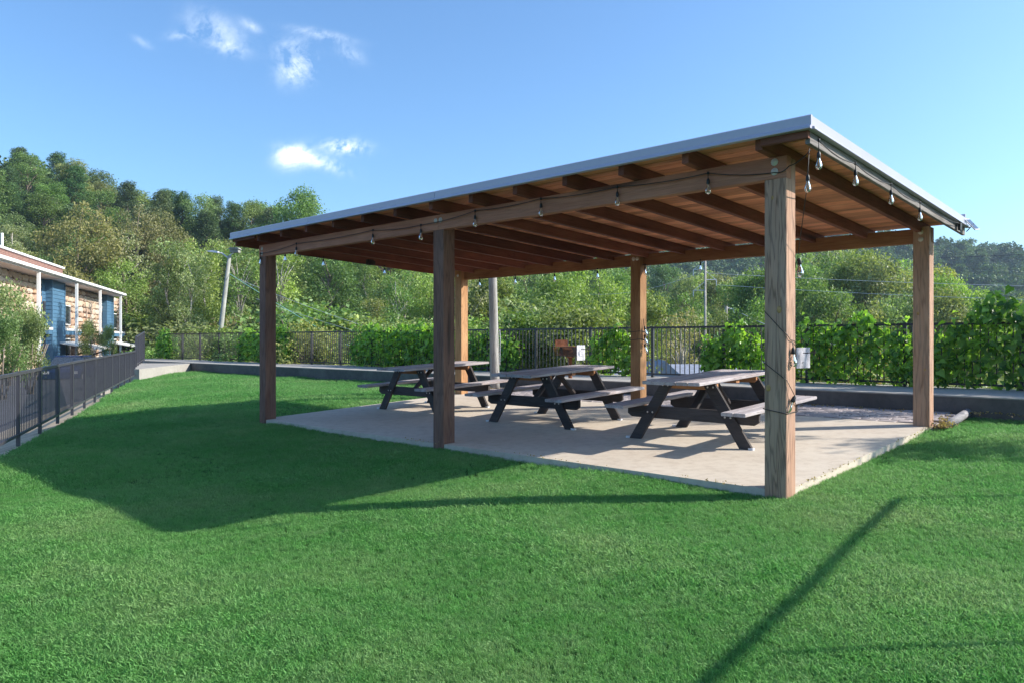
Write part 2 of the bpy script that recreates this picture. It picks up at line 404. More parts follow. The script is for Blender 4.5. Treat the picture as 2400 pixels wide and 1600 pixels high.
o = nd(t, "ShaderNodeOutputMaterial"); t.links.new(mx.outputs[0], o.inputs[0])
M_GRASS = m
def quadmesh(name, V, F, tint, mat_, smooth=False):
    """V (n,3) float, F (m,4) or (m,3) int arrays, tint (m,) per face"""
    me = bpy.data.meshes.new(name); k = F.shape[1]
    me.vertices.add(len(V)); me.vertices.foreach_set("co", V.astype(np.float32).ravel())
    me.loops.add(F.size); me.loops.foreach_set("vertex_index", F.astype(np.int32).ravel())
    me.polygons.add(len(F)); me.polygons.foreach_set("loop_start", np.arange(0, F.size, k, dtype=np.int32))
    if smooth: me.polygons.foreach_set("use_smooth", np.ones(len(F), bool))
    me.materials.append(mat_); me.update(calc_edges=True)
    if tint is not None:
        a = me.attributes.new("tint", "FLOAT", "FACE"); a.data.foreach_set("value", tint.astype(np.float32))
    return me
def tuft_mesh(seed, nb, rad, h, wd):
    r = np.random.RandomState(seed); V = []; F = []; T = []
    for i in range(nb):
        a = r.uniform(0, 6.283); d = rad * math.sqrt(r.uniform()); x, y = d * math.cos(a), d * math.sin(a)
        b = r.uniform(0, 6.283); L = h * r.uniform(0.55, 1.15); lean = r.uniform(0.15, 0.95) * L
        dx, dy = math.cos(b), math.sin(b); sx, sy = -dy * wd / 2, dx * wd / 2
        k = len(V)
        V += [(x - sx, y - sy, -0.004), (x + sx, y + sy, -0.004), (x + dx * lean * .35 + sx * .8, y + dy * lean * .35 + sy * .8, L * .62),
              (x + dx * lean * .35 - sx * .8, y + dy * lean * .35 - sy * .8, L * .62),
              (x + dx * lean + sx * .15, y + dy * lean + sy * .15, L * r.uniform(.75, 1.0)), (x + dx * lean - sx * .15, y + dy * lean - sy * .15, L * .9)]
        F += [(k, k + 1, k + 2, k + 3), (k + 3, k + 2, k + 4, k + 5)]; q = r.uniform(); T += [q, q]
    return quadmesh("grass_tuft", np.array(V), np.array(F), np.array(T), M_GRASS)
def scatter_gn(name, pts, scl, protos, label, cat, kind="stuff", rotz=True, rnd_id=None):
    """one object: points with a scale attribute, prototypes instanced on them"""
    me = bpy.data.meshes.new(name); me.vertices.add(len(pts)); me.vertices.foreach_set("co", pts.astype(np.float32).ravel())
    a = me.attributes.new("sc", "FLOAT", "POINT"); a.data.foreach_set("value", scl.astype(np.float32))
    me.update()
    ob = link(name, me)
    coll = bpy.data.collections.new(name + "_kinds")
    for i, pm in enumerate(protos):
        for pmesh in (pm if isinstance(pm, (list, tuple)) else [pm]):
            po = bpy.data.objects.new("%s_kind" % name, pmesh); coll.objects.link(po)
    gt = bpy.data.node_groups.new(name + "_scatter", "GeometryNodeTree")
    gt.interface.new_socket("Geometry", in_out="INPUT", socket_type="NodeSocketGeometry")
    gt.interface.new_socket("Geometry", in_out="OUTPUT", socket_type="NodeSocketGeometry")
    n = gt.nodes; L = gt.links
    gi = n.new("NodeGroupInput"); go = n.new("NodeGroupOutput")
    ci = n.new("GeometryNodeCollectionInfo"); ci.inputs[0].default_value = coll
    ci.inputs["Separate Children"].default_value = True; ci.inputs["Reset Children"].default_value = True
    ip = n.new("GeometryNodeInstanceOnPoints"); ip.inputs["Pick Instance"].default_value = True
    rv = n.new("FunctionNodeRandomValue"); rv.data_type = "FLOAT_VECTOR"
    rv.inputs[0].default_value = (-0.08, -0.08, 0); rv.inputs[1].default_value = (0.08, 0.08, 6.283)
    na = n.new("GeometryNodeInputNamedAttribute"); na.data_type = "FLOAT"; na.inputs[0].default_value = "sc"
    m2p = n.new("GeometryNodeMeshToPoints")
    L.new(gi.outputs[0], m2p.inputs[0]); L.new(m2p.outputs[0], ip.inputs["Points"]); L.new(ci.outputs[0], ip.inputs["Instance"])
    L.new(rv.outputs[0], ip.inputs["Rotation"]); L.new(na.outputs[0], ip.inputs["Scale"]); L.new(ip.outputs[0], go.inputs[0])
    md = ob.modifiers.new("scatter", "NODES"); md.node_group = gt
    return tag(ob, label, cat, kind=kind)
rng = np.random.RandomState(3)
def on_slab(u, v): return (-0.03 < u < 8.80 and -0.04 < v < 4.6) or (-0.12 < u < 30 and 4.3 < v < 5.9 and u < 9.1)
def grass_points(y0, y1, dens, half=0.74, sc=1.0):
    area = 0.5 * (y1 * y1 - y0 * y0) * 2 * half; n = int(area * dens)
    yy = np.sqrt(rng.uniform(y0 * y0, y1 * y1, n)); xx = rng.uniform(-half, half, n) * yy
    out = []
    for x, y in zip(xx, yy):
        u, v = uv_of(x, y)
        if v > V_WALL or (0.0 < u < 8.74 and 0.0 < v < 4.6) or (-0.1 < u < 9.1 and 4.2 < v): continue
        if not inside(x, y, LP): continue
        out.append((x, y, KG * v - 0.072, sc))
    return out
gp = grass_points(2.2, 4.2, 4200) + grass_points(4.2, 7.5, 2700, sc=1.08) + grass_points(7.5, 13, 1000, sc=1.25) + grass_points(13, 30, 300, sc=1.55)
gp = np.array(gp)
ln = gp[:, 3].copy()
ln *= rng.uniform(0.65, 1.25, len(ln)) * (0.85 + 0.3 * np.sin(gp[:, 0] * 1.7 + 2 * np.sin(gp[:, 1] * 1.3)))
scatter_gn("grass", gp[:, :3], ln, [tuft_mesh(10 + i, 14, 0.030, 0.036 + 0.003 * (i % 3), 0.0036) for i in range(7)] + [tuft_mesh(30, 9, 0.03, 0.052, 0.0038)],
           "short bright green mown grass covering the lawn", "grass")

# ---------------------------------------------------------------- slab, pavers, wall, walkway
def site(mbx, name, m_, parent=None, **k):                      # local frame: x = -u, y = v
    return mbx.build(name, m_, parent, loc=(P1.x, P1.y, 0), rot=(0, 0, A43), **k)
def shear_box(mbx, x0, x1, y0, y1, zb, zt, k=KG):
    """box whose top follows the ground's tilt"""
    v = [(x, y, z + k * y) for z in (zb, zt) for y in (y0, y1) for x in (x0, x1)]
    return mbx.add(v, [(0, 2, 3, 1), (4, 5, 7, 6), (0, 1, 5, 4), (2, 6, 7, 3), (0, 4, 6, 2), (1, 3, 7, 5)])
s = MB()
# slab with slightly irregular rounded arris
shear_box(s, -8.722, -0.015, 0.012, 4.5, -0.14, 0.0)
tag(site(s, "slab", M_SLAB), kind="structure")
pav = MB(); shear_box(pav, -9.1, 0.06, 4.5, V_WALL, -0.15, -0.012)
paving = tag(site(pav, "paving", M_PAVJ), kind="structure")
rr = random.Random(5)
pm = []
for i in range(6):
    q = MB(); dz = rr.uniform(-.003, .003)
    x0, x1, y0, y1 = -.112, .112, -.076, .076; h = .03; c = .008
    j = lambda: rr.uniform(-.004, .004)
    b0 = [(x0 + j(), y0 + j(), -.03), (x1 + j(), y0 + j(), -.03), (x1 + j(), y1 + j(), -.03), (x0 + j(), y1 + j(), -.03)]
    b1 = [(x, y, .0 + dz) for x, y, z in b0]; b2 = [(x * (1 - c / .1), y * (1 - c / .07), .008 + dz + rr.uniform(-.002, .002)) for x, y, z in b0]
    q.add(b0 + b1 + b2, [(0, 1, 5, 4), (1, 2, 6, 5), (2, 3, 7, 6), (3, 0, 4, 7), (4, 5, 9, 8), (5, 6, 10, 9), (6, 7, 11, 10), (7, 4, 8, 11), (8, 9, 10, 11)])
    pm.append(q.mesh("paver", M_PAVER))
for r_ in range(8):
    for c_ in range(38):
        x = 0.02 - .12 - c_ * .236 - (r_ % 2) * .118; y = 4.585 + r_ * .16
        if x < -9.0: continue
        link("paver", pm[rr.randrange(6)], paving, loc=(x, y, KG * y + rr.uniform(-.004, .003)), rot=(R(2.5) + rr.uniform(-.02, .02), rr.uniform(-.02, .02), rr.uniform(-.02, .02)))

WT = 0.475
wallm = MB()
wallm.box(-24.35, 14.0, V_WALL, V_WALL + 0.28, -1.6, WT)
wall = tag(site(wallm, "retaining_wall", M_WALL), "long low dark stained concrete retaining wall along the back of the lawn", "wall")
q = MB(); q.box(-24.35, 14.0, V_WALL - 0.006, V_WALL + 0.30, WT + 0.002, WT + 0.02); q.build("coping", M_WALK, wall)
walk = MB(); walk.box(-33.0, 14.0, V_WALL + 0.302, 8.35, -3.0, WT + 0.004)
tag(site(walk, "walkway", M_WALK), kind="structure")
# ramp and its sunlit side wall at the far left corner
c0 = Wp(24.35, V_WALL + 0.05); c1 = Vector((-11.55, 23.4, 0))
dirr = (c1 - c0).normalized(); nrm = Vector((dirr.y, -dirr.x, 0))
if nrm.x > 0: nrm = -nrm
q = MB(); a0, a1 = c0, c1; e0, e1 = c0 + nrm * 2.2, c1 + nrm * 0.5
za, zb_ = WT, 0.40
q.add([(a0.x, a0.y, -1.6), (a1.x, a1.y, -1.6), (e1.x, e1.y, -1.6), (e0.x, e0.y, -1.6), (a0.x, a0.y, za), (a1.x, a1.y, zb_), (e1.x, e1.y, zb_), (e0.x, e0.y, za)],
      [(0, 3, 2, 1), (4, 5, 6, 7), (0, 1, 5, 4), (1, 2, 6, 5), (2, 3, 7, 6), (3, 0, 4, 7)])
tag(q.build("ramp", M_WALK), kind="structure")

# ---------------------------------------------------------------- fences
def fence(name, label, pts_fn, n_panels, panel, height_fn, mat_post, mat_rail, mat_pick, step, keep=300, gap=0.10, post_w=0.055, pick_w=0.016):
    """pts_fn(s) -> base point, height_fn(s) -> (bottom rail z, top z)"""
    o0 = pts_fn(0); root = empty(name, o0, 0, label, "fence")
    pick_me = MB().box(-pick_w / 2, pick_w / 2, -pick_w / 2, pick_w / 2, 0, 1).mesh("picket", mat_pick)
    post_me = MB().box(-post_w / 2, post_w / 2, -post_w / 2, post_w / 2, 0, 1).mesh("post", mat_post)
    far = MB(); cands = []
    def rel(p, z): return Vector((p.x - o0.x, p.y - o0.y, z - o0.z))
    for k in range(n_panels + 1):
        s = k * panel; p = pts_fn(s); zb, zt = height_fn(s); d = pts_fn(s + 0.01) - pts_fn(s); rz = math.atan2(d.y, d.x)
        link("post", post_me, root, loc=rel(p, zb - gap - 0.03), rot=(0, 0, rz), scale=(1, 1, zt + 0.015 - (zb - gap - 0.03)))
        if k == n_panels: break
        p2 = pts_fn(s + panel); zb2, zt2 = height_fn(s + panel)
        for (za, zc, hh, ww) in ((zb, zb2, 0.035, 0.03), (zt - 0.035, zt2 - 0.035, 0.04, 0.045)):
            a, b = rel(p, za), rel(p2, zc); dd = (b - a); sd_ = Vector((-dd.y, dd.x, 0)).normalized() * ww / 2
            a = a + dd.normalized() * post_w / 2; b = b - dd.normalized() * post_w / 2
            up = Vector((0, 0, hh))
            MB().add([a - sd_, a + sd_, a + sd_ + up, a - sd_ + up, b - sd_, b + sd_, b + sd_ + up, b - sd_ + up],
                     [(0, 1, 2, 3), (7, 6, 5, 4), (0, 4, 5, 1), (1, 5, 6, 2), (2, 6, 7, 3), (3, 7, 4, 0)]).build("rail", mat_rail, root)
        n = int(round(panel / step))
        for i in range(1, n):
            q = pts_fn(s + panel * i / n); zb3, zt3 = height_fn(s + panel * i / n)
            cands.append((q, zb3 + 0.036, zt3 - 0.036, rz))
    cands.sort(key=lambda c: (c[0].x ** 2 + c[0].y ** 2) + (0 if abs(c[0].x / max(c[0].y, .1)) < 0.72 else 1e6))
    for i, (q, a, b, rz) in enumerate(cands):
        if i < keep: link("picket", pick_me, root, loc=rel(q, a), rot=(0, 0, rz), scale=(1, 1, b - a))
        else:
            r0 = rel(q, a); h = pick_w / 2; far.box(r0.x - h, r0.x + h, r0.y - h, r0.y + h, r0.z, r0.z + b - a)
    if far.v: tag(far.build("far_pickets", mat_pick, root), kind="stuff")
    return root
VF = 8.0
fence("back_fence", "long black metal picket fence on the raised walkway behind the pavilion", lambda s: Wp(-7.14 + s, VF, WT), 23, 1.69,
      lambda s: (WT + 0.085 if False else WT + 0.06, 1.545 + 0.0013 * s), M_BLACK, M_BLACK, M_BLACK, 0.112, gap=0.04)
fd = (FL1 - FL0).normalized(); LF = (FL1 - FL0).length
def lf(s):
    p = FL0 + fd * s; return Vector((p.x, p.y, gz(p.x, p.y)))
def lfh(s):
    p = lf(s); y = p.y; return (float(np.interp(y, (0, 9.38, 23.5), (-0.10, -0.045, 0.20))), float(np.interp(y, (0, 9.38, 14.27, 23.52), (0.78, 0.826, 0.887, 0.958))))
npan = 19
fence("side_fence", "dark grey metal picket fence running down the left edge of the lawn", lf, npan, LF / npan, lfh, M_GREYF, M_GREYF, M_GREYF, 0.092, gap=0.10, post_w=0.045, pick_w=0.011)
e0 = Vector((-11.75, 23.60, 0)); e1 = Vector((-15.1, 31.0, 0))
fence("ramp_fence", "short higher run of grey picket fence at the head of the ramp", lambda s: Vector((e0.x + (e1.x - e0.x) * s / (e1 - e0).length, e0.y + (e1.y - e0.y) * s / (e1 - e0).length, WT)),
      5, (e1 - e0).length / 5, lambda s: (WT + 0.05, 1.40 + 0.03 * s), M_GREYF, M_GREYF, M_GREYF, 0.112, gap=0.04)

# ---------------------------------------------------------------- pavilion
pv = empty("pavilion", (P1.x, P1.y, 0), A43, "timber picnic pavilion with six posts and a white-edged shed roof", "pavilion")
RK = -0.042                                                     # roof slope per metre of v
def rz(v): return 2.80 + RK * v                                 # rafter underside
def stick(name, p0, p1, wy, wz, m_, parent, c=0.004, rolled=0.0):
    """a board with local X along its length; wy across, wz upright"""
    p0, p1 = Vector(p0), Vector(p1); d = p1 - p0; L = d.length; d.normalize()
    side = Vector((0, 0, 1)).cross(d)
    if side.length < 1e-4: side = Vector((0, 1, 0))
    side.normalize(); up = d.cross(side)
    b = MB().box(0, L, -wy / 2, wy / 2, -wz / 2, wz / 2, c)
    o = b.build(name, m_, parent)
    M = Matrix((( d.x, side.x, up.x), (d.y, side.y, up.y), (d.z, side.z, up.z))).to_4x4()
    o.matrix_local = Matrix.Translation(p0) @ M
    return o
PW = 0.19; BAY = 4.263; DEP = 4.293
bolt_me = MB()
bolt_me.lathe([(0.0, 0.012), (0.011, 0.011), (0.013, 0.004), (0.030, 0.004), (0.032, 0.0)], 12)
bolt_me = bolt_me.mesh("bolt", M_BOLT, True)
def add_bolt(parent, x, y, z, s=1.0):
    link("bolt", bolt_me, parent, loc=(x, y, z), rot=(R(90), 0, 0), scale=(s, s, s))
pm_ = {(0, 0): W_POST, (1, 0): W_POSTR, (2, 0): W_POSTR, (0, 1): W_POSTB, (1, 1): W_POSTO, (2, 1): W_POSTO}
for j in (0, 1):
    for i in (0, 1, 2):
        u = i * BAY; v = j * DEP; g0 = KG * v - 0.01 if v else -0.12
        xc = -(u + PW / 2)
        if j == 0:
            full_top = 2.612
            b = MB().box(g0, full_top, -PW / 2, PW / 2, -PW / 2, PW / 2, 0.006)
            b2z0, b2z1 = full_top - 0.001, rz(0.15) - 0.004
            b.box(b2z0, b2z1, -PW / 2 + 0.001, PW / 2 - 0.001, -PW / 2, -0.004, 0.004)
        else:
            full_top = 2.498
            b = MB().box(g0, full_top, -PW / 2, PW / 2, -PW / 2, PW / 2, 0.006)
            b.box(full_top - 0.001, 2.685, -PW / 2 + 0.001, PW / 2 - 0.001, 0.0, PW / 2 - 0.001, 0.004)
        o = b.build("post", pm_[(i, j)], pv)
        # local X (length) -> up ; local Y -> -x ; local Z -> -v(front)   keeps grain upright
        o.matrix_local = Matrix.Translation((xc, v + PW / 2, 0)) @ Matrix(((0, -1, 0), (0, 0, -1), (1, 0, 0))).to_4x4()
# beams (each bay its own length, butted on the middle post)
for (x0, x1) in ((-BAY - PW / 2 + 0.002, 0.002), (-2 * BAY - PW - 0.002, -BAY - PW / 2 - 0.002)):
    bm = stick("beam", (x0, 0.044, 2.706), (x1, 0.044, 2.706), 0.09, 0.186, W_BEAM, pv)
    bb = stick("beam", (x0, DEP + 0.146, 2.588), (x1, DEP + 0.146, 2.588), 0.09, 0.184, W_BEAMO, pv)
for (x, z) in ((-0.10, 2.755), (-0.10, 2.675), (-BAY - .05, 2.73), (-BAY - .14, 2.73), (-2 * BAY - .1, 2.74), (-2 * BAY - .1, 2.66)):
    add_bolt(pv, x, -0.0035, z)
for (x, z) in ((-0.10, 2.62), (-0.10, 2.53), (-BAY - .06, 2.60), (-BAY - .13, 2.60), (-2 * BAY - .1, 2.58)):
    add_bolt(pv, x, DEP - 0.001, z)
# knots standing proud on the two right-hand posts
kn = MB().lathe([(0.0, 0.006), (0.012, 0.006), (0.018, 0.003), (0.021, 0.0)], 10).mesh("knot", M_KNOT, True)
for (x, y, z, sc_) in ((-0.06, -0.001, 1.515, 1.2), (-0.155, -0.001, 0.86, 1.15), (-0.12, -0.001, 2.46, 0.7), (-0.13, DEP - .001, 1.6, 0.9), (-0.05, DEP - .001, 0.9, .7)):
    link("knot", kn, pv, loc=(x, y, z), rot=(R(90), 0, 0), scale=(sc_ * .85, sc_ * 1.25, sc_ * .9))
# rafters
V0, V1, U0, U1 = -0.30, 4.72, -0.30, 9.02
raf_u = [0.12 + 0.68 * k for k in range(13)]
for k, u in enumerate([U0 + 0.02] + raf_u + [U1 - 0.02]):
    edge = u < 0 or u > 8.9
    va, vb = V0 + 0.045, V1 - 0.01
    wdt = 0.038 if edge else 0.062
    dz_ = -0.010 if edge else 0.0
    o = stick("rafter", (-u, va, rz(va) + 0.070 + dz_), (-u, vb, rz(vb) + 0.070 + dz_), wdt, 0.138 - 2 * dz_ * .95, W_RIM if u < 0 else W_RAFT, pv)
# short fascia blocks under the trim at the front corners
stick("fascia_board", (-0.085, V0 + 0.02, rz(V0) + 0.072), (-U0 - 0.0, V0 + 0.02, rz(V0) + 0.072), 0.038, 0.11, W_RAFT, pv)
stick("fascia_board", (-U1, V0 + 0.02, rz(V0) + 0.085), (-8.32, V0 + 0.02, rz(V0) + 0.085), 0.038, 0.09, W_RAFT, pv)
# deck planks run along the long side, each a board of its own
nP = 36; pwid = (V1 - V0 - 0.03) / nP
rp = random.Random(11)
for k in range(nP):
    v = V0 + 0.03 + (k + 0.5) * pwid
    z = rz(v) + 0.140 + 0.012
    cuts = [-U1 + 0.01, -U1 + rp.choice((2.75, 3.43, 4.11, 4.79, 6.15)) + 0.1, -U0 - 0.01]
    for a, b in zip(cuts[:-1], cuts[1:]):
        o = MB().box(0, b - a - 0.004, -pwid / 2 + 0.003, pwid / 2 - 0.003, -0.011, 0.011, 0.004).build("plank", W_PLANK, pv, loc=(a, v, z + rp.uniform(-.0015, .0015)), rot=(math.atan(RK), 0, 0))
# roof sheet above
sh = MB()
for k in range(24):
    a = -U1 - 0.01 + k * (U1 - U0 + 0.02) / 24; b = a + (U1 - U0 + 0.02) / 24
    for (x0, x1, dz) in ((a, b - .03, 0.0), (b - .03, b, 0.018)):
        v = [(x, y, rz(y) + 0.168 + e) for e in (0, 0.008 + dz) for y in (V0, V1) for x in (x0, x1)]
        sh.add(v, [(0, 2, 3, 1), (4, 5, 7, 6), (0, 1, 5, 4), (2, 6, 7, 3), (0, 4, 6, 2), (1, 3, 7, 5)])
sh.build("roof_sheet", M_ROOF, pv)
# metal edge trim: drip profile swept along an edge
PROF = [(0.0, 0.016), (0.0, 0.122), (0.022, 0.127), (0.034, 0.118), (0.030, 0.052), (0.036, 0.042), (0.050, 0.036), (0.052, 0.019), (0.044, 0.016)]
def trim(p0, p1, out, m_=M_TRIM, zoff=-0.122):
    p0, p1, out = Vector(p0), Vector(p1), Vector(out)
    mb_ = MB(); pr_ = [p0 + out * a + Vector((0, 0, zoff + b)) for a, b in PROF]
    return mb_.prism(pr_, p1 - p0).build("edge_trim", m_, pv)
zt = rz(V0) + 0.182
seg = [U0 - 0.036, 4.05, 6.75, 8.75, U1 + 0.03]
for a, b in zip(seg[:-1], seg[1:]):
    trim((-a, V0, zt), (-b + (0.006 if b < U1 else 0), V0, zt), (0, -1, 0))
trim((-U0 + 0.001, V0 - 0.001, zt + 0.0), (-U0 + 0.001, V1 + 0.03, zt + RK * (V1 + .03 - V0)), (1, 0, 0))
trim((-U1 - 0.001, V0 - 0.001, zt), (-U1 - 0.001, V1 + 0.03, zt + RK * (V1 + .03 - V0)), (-1, 0, 0))
trim((-U0, V1 + 0.002, rz(V1) + 0.20), (-U1, V1 + 0.002, rz(V1) + 0.20), (0, 1, 0), zoff=-0.07)
# small junction box under the left end
q = MB().box(-8.62, -8.54, 2.02, 2.14, rz(2.1) - 0.085, rz(2.1) + 0.012); q.box(-8.60, -8.56, 2.15, 2.19, rz(2.1) - 0.07, rz(2.1) - 0.005)
q.build("junction_box", M_SOOT, pv)

# solar panel on the far right roof corner
sp_ = empty("solar_panel", Wp(U0 - 0.05, 4.55, 0) + Vector((0, 0, 2.64)), A43, "small solar panel tilted on the roof's far right corner", "solar panel")
q = MB().box(-0.09, 0.09, -0.07, 0.07, -0.006, 0.006).build("frame", M_GALV, sp_, loc=(0.045, 0.07, 0.06), rot=(R(10), R(52), 0))
q = MB().box(-0.082, 0.082, -0.062, 0.062, 0.0065, 0.009).build("solar_cell", M_SOLAR, sp_, loc=(0.045, 0.07, 0.06), rot=(R(10), R(52), 0))
MB().tube([(0.0, 0, -0.03), (0.03, 0.05, 0.02), (0.06, 0.09, 0.07)], 0.006, 6).build("bracket", M_CORD, sp_)
MB().box(-.03, 0.0, -.30, -.22, -0.04, 0.05).build("control_box", M_CORD, sp_)

# ---------------------------------------------------------------- string lights
sock = MB(); sock.lathe([(0.004, 0.0), (0.008, -0.004), (0.016, -0.018), (0.019, -0.055), (0.017, -0.060), (0.0, -0.060)], 10)
sock = sock.mesh("socket", M_CORD, True)
glass = MB(); glass.lathe([(0.0115, -0.056), (0.013, -0.072), (0.0235, -0.100), (0.030, -0.125), (0.0285, -0.147), (0.018, -0.163), (0.0, -0.168)], 14)
glass = glass.mesh("glass_bulb", M_GLASS, True)
fil = MB().tube([(0.004, 0, -0.07), (0.007, 0, -0.13)], 0.0012, 4).tube([(-0.004, 0, -0.07), (-0.007, 0, -0.13)], 0.0012, 4).mesh("filament", M_FIL)
def bulb(parent, p, sc_=1.0, rot=(0, 0, 0)):
    s_ = link("socket", sock, parent, loc=p, rot=rot, scale=(sc_,) * 3)
    link("glass_bulb", glass, s_); link("filament", fil, s_)
def sag(a, b, d, n=6):
    a, b = Vector(a), Vector(b)
    return [a.lerp(b, i / n) - Vector((0, 0, d * 4 * (i / n) * (1 - i / n))) for i in range(n + 1)]
def light_string(name, label, hooks, drop, sags, tail=None, drops=None):
    root = empty(name, (P1.x, P1.y, 0), A43, label, "string lights")
    c = MB(); path = []
    for i in range(len(hooks) - 1): path += sag(hooks[i], hooks[i + 1], sags)[(0 if i == 0 else 1):]
    c.tube(path, 0.0042, 6)
    for i, h in enumerate(hooks):
        dd = drop if drops is None else drops[i]
        if dd is None: continue
        h = Vector(h); c.tube([h, h + Vector((0, 0, -dd))], 0.0035, 6); c.box(h.x - .008, h.x + .008, h.y - .008, h.y + .008, h.z - .012, h.z + .012)
        bulb(root, h + Vector((0, 0, -dd)), .86)
    if tail: c.tube(tail, 0.0042, 6)
    c.build("cord", M_CORD, root, smooth=True)
    return root
FH = [(-8.62, -0.03, 2.66), (-7.55, -0.03, 2.725), (-5.64, -0.03, 2.735), (-4.65, -0.03, 2.70), (-3.68, -0.03, 2.765), (-2.67, -0.03, 2.775), (-1.68, -0.03, 2.765), (-0.70, -0.03, 2.75), (-0.09, -0.012, 2.665), (0.03, -0.012, 2.70), (0.27, -0.18, 2.76)]
light_string("string_lights", "black string of clear bulbs hung along the front beam", FH, 0.045, 0.02, drops=[.045] * 8 + [None, None, None])
RH = [(0.325, -0.22, 2.865), (0.352, 0.60, 2.775), (0.352, 1.57, 2.745), (0.352, 2.53, 2.700), (0.34, 4.3, 2.68)]
light_string("string_lights", "black string of clear bulbs on the roof's sunlit grey end board", [(0.352, -0.22, 2.815)] + RH[1:], 0.075, 0.035, drops=[.085, .05, .05, .05, None])
light_string("string_lights", "string of bulbs seen dark along the rear beam", [(-x, DEP + 0.05, z) for x, z in ((8.05, 2.50), (7.09, 2.50), (6.12, 2.50), (5.16, 2.495), (4.2, 2.50), (3.2, 2.5))], 0.03, 0.015)
light_string("string_lights", "string of dark bulbs under the pavilion's left end rafter", [(-8.95, v, rz(v) - 0.004) for v in (0.6, 1.35, 2.7)], 0.03, 0.02)
# the string that drops to and winds round the near post
wr = empty("string_lights", (P1.x, P1.y, 0), A43, "string of bulbs hanging from the roof and wound round the near right post", "string lights")
c = MB()
c.tube([(0.27, -0.20, 2.78), (0.262, -0.21, 2.56), (0.24, -0.17, 2.47), (0.13, 0.01, 2.22), (0.035, 0.17, 2.03), (0.012, 0.205, 1.96), (-0.05, 0.205, 1.74), (-0.17, 0.205, 1.62), (-0.203, 0.18, 1.58),
        (-0.203, 0.02, 1.53), (-0.19, -0.011, 1.51), (-0.03, -0.011, 1.34), (0.006, -0.006, 1.31), (0.012, 0.05, 1.265), (0.012, 0.13, 1.255), (0.008, 0.198, 1.22), (-0.1, 0.203, 1.15), (-0.203, 0.19, 1.12),
        (-0.203, 0.0, 1.09), (-0.19, -0.011, 1.075), (-0.03, -0.011, 0.955), (0.006, -0.005, 0.93), (0.03, 0.05, 0.84), (0.038, 0.09, 0.79)], 0.0032, 6)
c.tube([(0.038, 0.09, 0.79), (0.012, 0.15, 0.74), (0.006, 0.198, 0.70), (-0.1, 0.202, 0.69), (-0.2, 0.2, 0.69), (-0.203, 0.0, 0.685), (-0.19, -0.008, 0.68), (-0.02, -0.008, 0.655), (0.006, -0.006, 0.65), (0.008, 0.19, 0.66)], 0.0032, 6)
c.tube([(0.012, 0.085, 1.26), (0.022, 0.088, 1.20)], 0.0035, 6)
c.build("cord", M_CORD, wr, smooth=True)
bulb(wr, (0.022, 0.088, 1.205)); bulb(wr, (0.262, -0.21, 2.565), .86); bulb(wr, (0.04, 0.09, 0.80), 1.0, (R(-25), R(20), 0)); bulb(wr, (0.02, 0.215, 1.96), 1.0, (R(10), 0, 0))
# and the loose end on the rear middle post
w5 = empty("string_lights", (P1.x, P1.y, 0), A43, "loose end of a light string tied round the rear middle post", "string lights")
c = MB(); x5 = -BAY
for z in (1.40, 1.27):
    c.tube([(x5 + .008, DEP + .19, z), (x5 + .008, DEP - .008, z + .02), (x5 - .198, DEP - .008, z), (x5 - .198, DEP + .198, z), (x5 + .008, DEP + .198, z)], 0.005, 6)
c.tube([(x5 + .02, DEP + .06, 1.62), (x5 + .03, DEP + .08, 1.45), (x5 + .02, DEP + .10, 1.27), (x5 + .03, DEP + .09, 1.18)], 0.005, 6)
c.build("cord", M_CORD, w5)
for z in (1.50, 1.36, 1.22): bulb(w5, (x5 + .03, DEP + .08, z), 1.0, (0, R(-14), 0))

